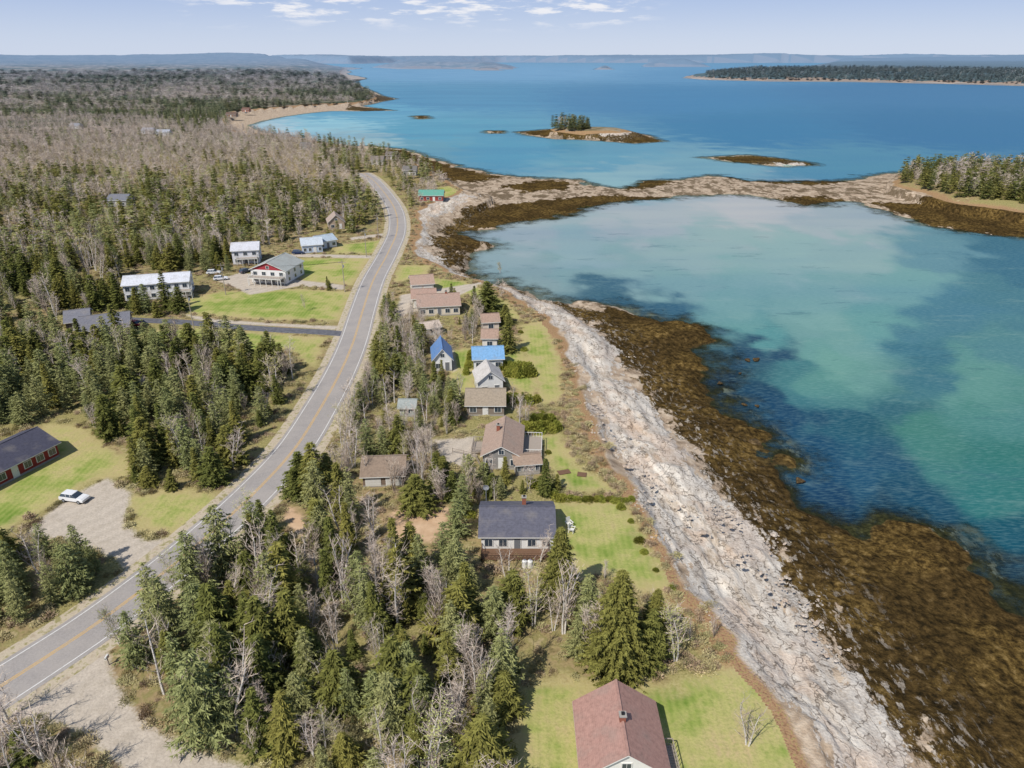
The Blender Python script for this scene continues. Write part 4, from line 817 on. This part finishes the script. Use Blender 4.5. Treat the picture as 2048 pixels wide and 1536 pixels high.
# ------------------------------------------------------------ shrubs
def shrub(kind,var,x,y,s_,sz,label,cat,group,name): 
    o=newobj(name,BUSH[kind][var],None,(x,y,LZ-.05)); o.scale=(s_,s_,sz); o.rotation_euler=(0,0,random.random()*6); top(o,label,cat,group); return o
def hrow(a,b,n,s_,sz):
    for i in range(n):
        t_=i/max(1,n-1); x,y=P(a[0]+(b[0]-a[0])*t_,a[1]+(b[1]-a[1])*t_); shrub('hedge',i%2,x+random.uniform(-.2,.2),y+random.uniform(-.2,.2),s_*random.uniform(.9,1.1),sz,'clipped yellow-green evergreen hedge shrub','hedge shrub','hedge shrubs around the cottages','hedge_shrub')
hrow((1015,752),(1068,752),7,1.5,2.6);hrow((1000,738),(1055,740),6,1.5,2.4);hrow((935,748),(945,712),4,1.1,2.2);hrow((1030,805),(1070,805),5,1.2,2);hrow((1050,862),(1108,862),7,1.5,2.4);hrow((1062,845),(1100,846),5,1.4,2.2)
hrow((1118,1000),(1262,1002),13,.9,.9);hrow((985,805),(1025,800),4,1.3,2)
hrow((1060,965),(1120,1000),6,1.,1.6)
for u,v,s_ in[(1243,1018,1.),(1262,1045,.7),(1275,1082,1.1),(1290,1104,.8),(1345,1180,.7),(1310,1140,.6),(940,1030,1.3),(935,1010,1.2),(1085,830,1.),(1095,905,.8),(1050,700,1.2),(1040,665,1.),(1110,1075,.8)]:
    x,y=P(u,v); shrub('hedge',0,x,y,s_,s_*.95,'round clipped green garden bush on the lawn','garden bush','round garden bushes','garden_bush')
fs=[]
for i in range(3):
    for k in range(6):
        x,y=P(*[(1300,1060),(1350,1130),(1220,900),(1170,780),(1420,1230),(1150,735)][k]); o=shrub('scrub',i,x-1.5+i,y+i,.9,.9,'low reddish-brown leafless shrub on the bank','shrub','shrubs along the bank','bank_shrub')
    fs.append(o)
gx=rng.uniform(-330,120,260000); gy=rng.uniform(38,420,260000); kk=rng.random(260000)<np.clip(110/np.hypot(gx,gy),0,1)**.8; gx,gy=gx[kk],gy[kk]; kk=inview(gx,gy); gx,gy=gx[kk],gy[kk]
ok=excl(gx,gy,-1.4,(0.,)); w_,l_,r_=fields(gx,gy); edge_=l_<8; cl=fbm(gx/12,gy/12,3,95); ok&=(rng.random(len(gx))<np.where(edge_,.65,np.where(cl>.44,.55,.22))); gx,gy,edge_=gx[ok],gy[ok],edge_[ok]; n=min(len(gx),46000); gx,gy,edge_=gx[:n],gy[:n],edge_[:n]
s_=rng.uniform(.35,1.15,n); var=np.where(edge_,np.where(rng.random(n)<.75,rng.integers(0,2,n),2),np.where(rng.random(n)<.5,2,rng.integers(0,2,n)))
stuff('undergrowth','tangled brown and olive undergrowth on banks and wood floor','undergrowth',np.stack([gx,gy,np.full(n,LZ-.05)],1),np.stack([np.zeros(n),np.zeros(n),rng.uniform(0,6.3,n)],1),np.stack([s_,s_,s_*rng.uniform(.6,1.2,n)],1),var,fs)
print('SCRUB',n)
# ------------------------------------------------------------ sky, sun, camera
W=bpy.data.worlds.new('World'); scene.world=W; W.use_nodes=True; nt=W.node_tree; nt.nodes.clear()
SUN_EL,SUN_AZ=math.radians(50),math.radians(218)
sky=nt.nodes.new('ShaderNodeTexSky'); sky.sky_type='NISHITA'; sky.sun_disc=False; sky.sun_elevation=SUN_EL; sky.sun_rotation=SUN_AZ; sky.air_density=1.; sky.dust_density=.3; sky.ozone_density=2.5
bg=nt.nodes.new('ShaderNodeBackground'); bg.inputs[1].default_value=.125; ou=nt.nodes.new('ShaderNodeOutputWorld')
tc=nt.nodes.new('ShaderNodeTexCoord'); sp=nt.nodes.new('ShaderNodeSeparateXYZ'); nt.links.new(tc.outputs['Generated'],sp.inputs[0])
mp=nt.nodes.new('ShaderNodeMapping'); mp.inputs['Scale'].default_value=(13,13,75); mp.inputs['Location'].default_value=(2.3,0,1.1); nt.links.new(tc.outputs['Generated'],mp.inputs[0])
nz=nt.nodes.new('ShaderNodeTexNoise'); nz.inputs['Scale'].default_value=1.5; nz.inputs['Detail'].default_value=7; nz.inputs['Roughness'].default_value=.6; nt.links.new(mp.outputs[0],nz.inputs['Vector'])
def mr(s_,a,b,c=0.,d=1.):
    x=nt.nodes.new('ShaderNodeMapRange'); x.interpolation_type='SMOOTHSTEP'; nt.links.new(s_,x.inputs[0]); x.inputs[1].default_value=a; x.inputs[2].default_value=b; x.inputs[3].default_value=c; x.inputs[4].default_value=d; return x.outputs[0]
def mu(a,b):
    x=nt.nodes.new('ShaderNodeMath'); x.operation='MULTIPLY'; nt.links.new(a,x.inputs[0])
    if isinstance(b,float): x.inputs[1].default_value=b
    else: nt.links.new(b,x.inputs[1])
    return x.outputs[0]
def mxc(f,a,b):
    x=nt.nodes.new('ShaderNodeMix'); x.data_type='RGBA'; nt.links.new(f,x.inputs[0])
    for s_,q in((a,6),(b,7)):
        if isinstance(s_,tuple): x.inputs[q].default_value=s_
        else: nt.links.new(s_,x.inputs[q])
    return x.outputs[2]
cm=mu(mu(mr(nz.outputs[0],.49,.64),mr(sp.outputs[2],.028,.055)),mu(mr(sp.outputs[0],-.42,-.3),mr(sp.outputs[0],.2,.12)))
hz=mxc(mr(sp.outputs[2],.0,.09),(4.7,5.35,6.7,1),(3.0,3.9,6.1,1))
m0=mxc(mr(sp.outputs[2],.06,.4,.9,.0),sky.outputs[0],hz)
m1=mxc(cm,m0,(6.8,6.9,7.3,1))
nt.links.new(m1,bg.inputs[0]); nt.links.new(bg.outputs[0],ou.inputs[0])
sl=bpy.data.lights.new('sun','SUN'); sl.energy=5.0; sl.angle=math.radians(.5); sl.color=(1,.95,.87); so=newobj('sun',sl)
dv=Vector((math.sin(SUN_AZ)*math.cos(SUN_EL),math.cos(SUN_AZ)*math.cos(SUN_EL),math.sin(SUN_EL))); so.rotation_euler=dv.to_track_quat('Z','Y').to_euler(); so.location=(0,0,100)
cd=bpy.data.cameras.new('camera'); cd.sensor_width=36; cd.lens=36*F/2048; cd.clip_end=120000; cd.clip_start=.5; co=newobj('camera',cd); co.location=(0,0,CZ); co.rotation_euler=(math.pi/2-PITCH,0,0); scene.camera=co
scene.view_settings.view_transform='Standard'; scene.view_settings.look='None'; scene.view_settings.exposure=0
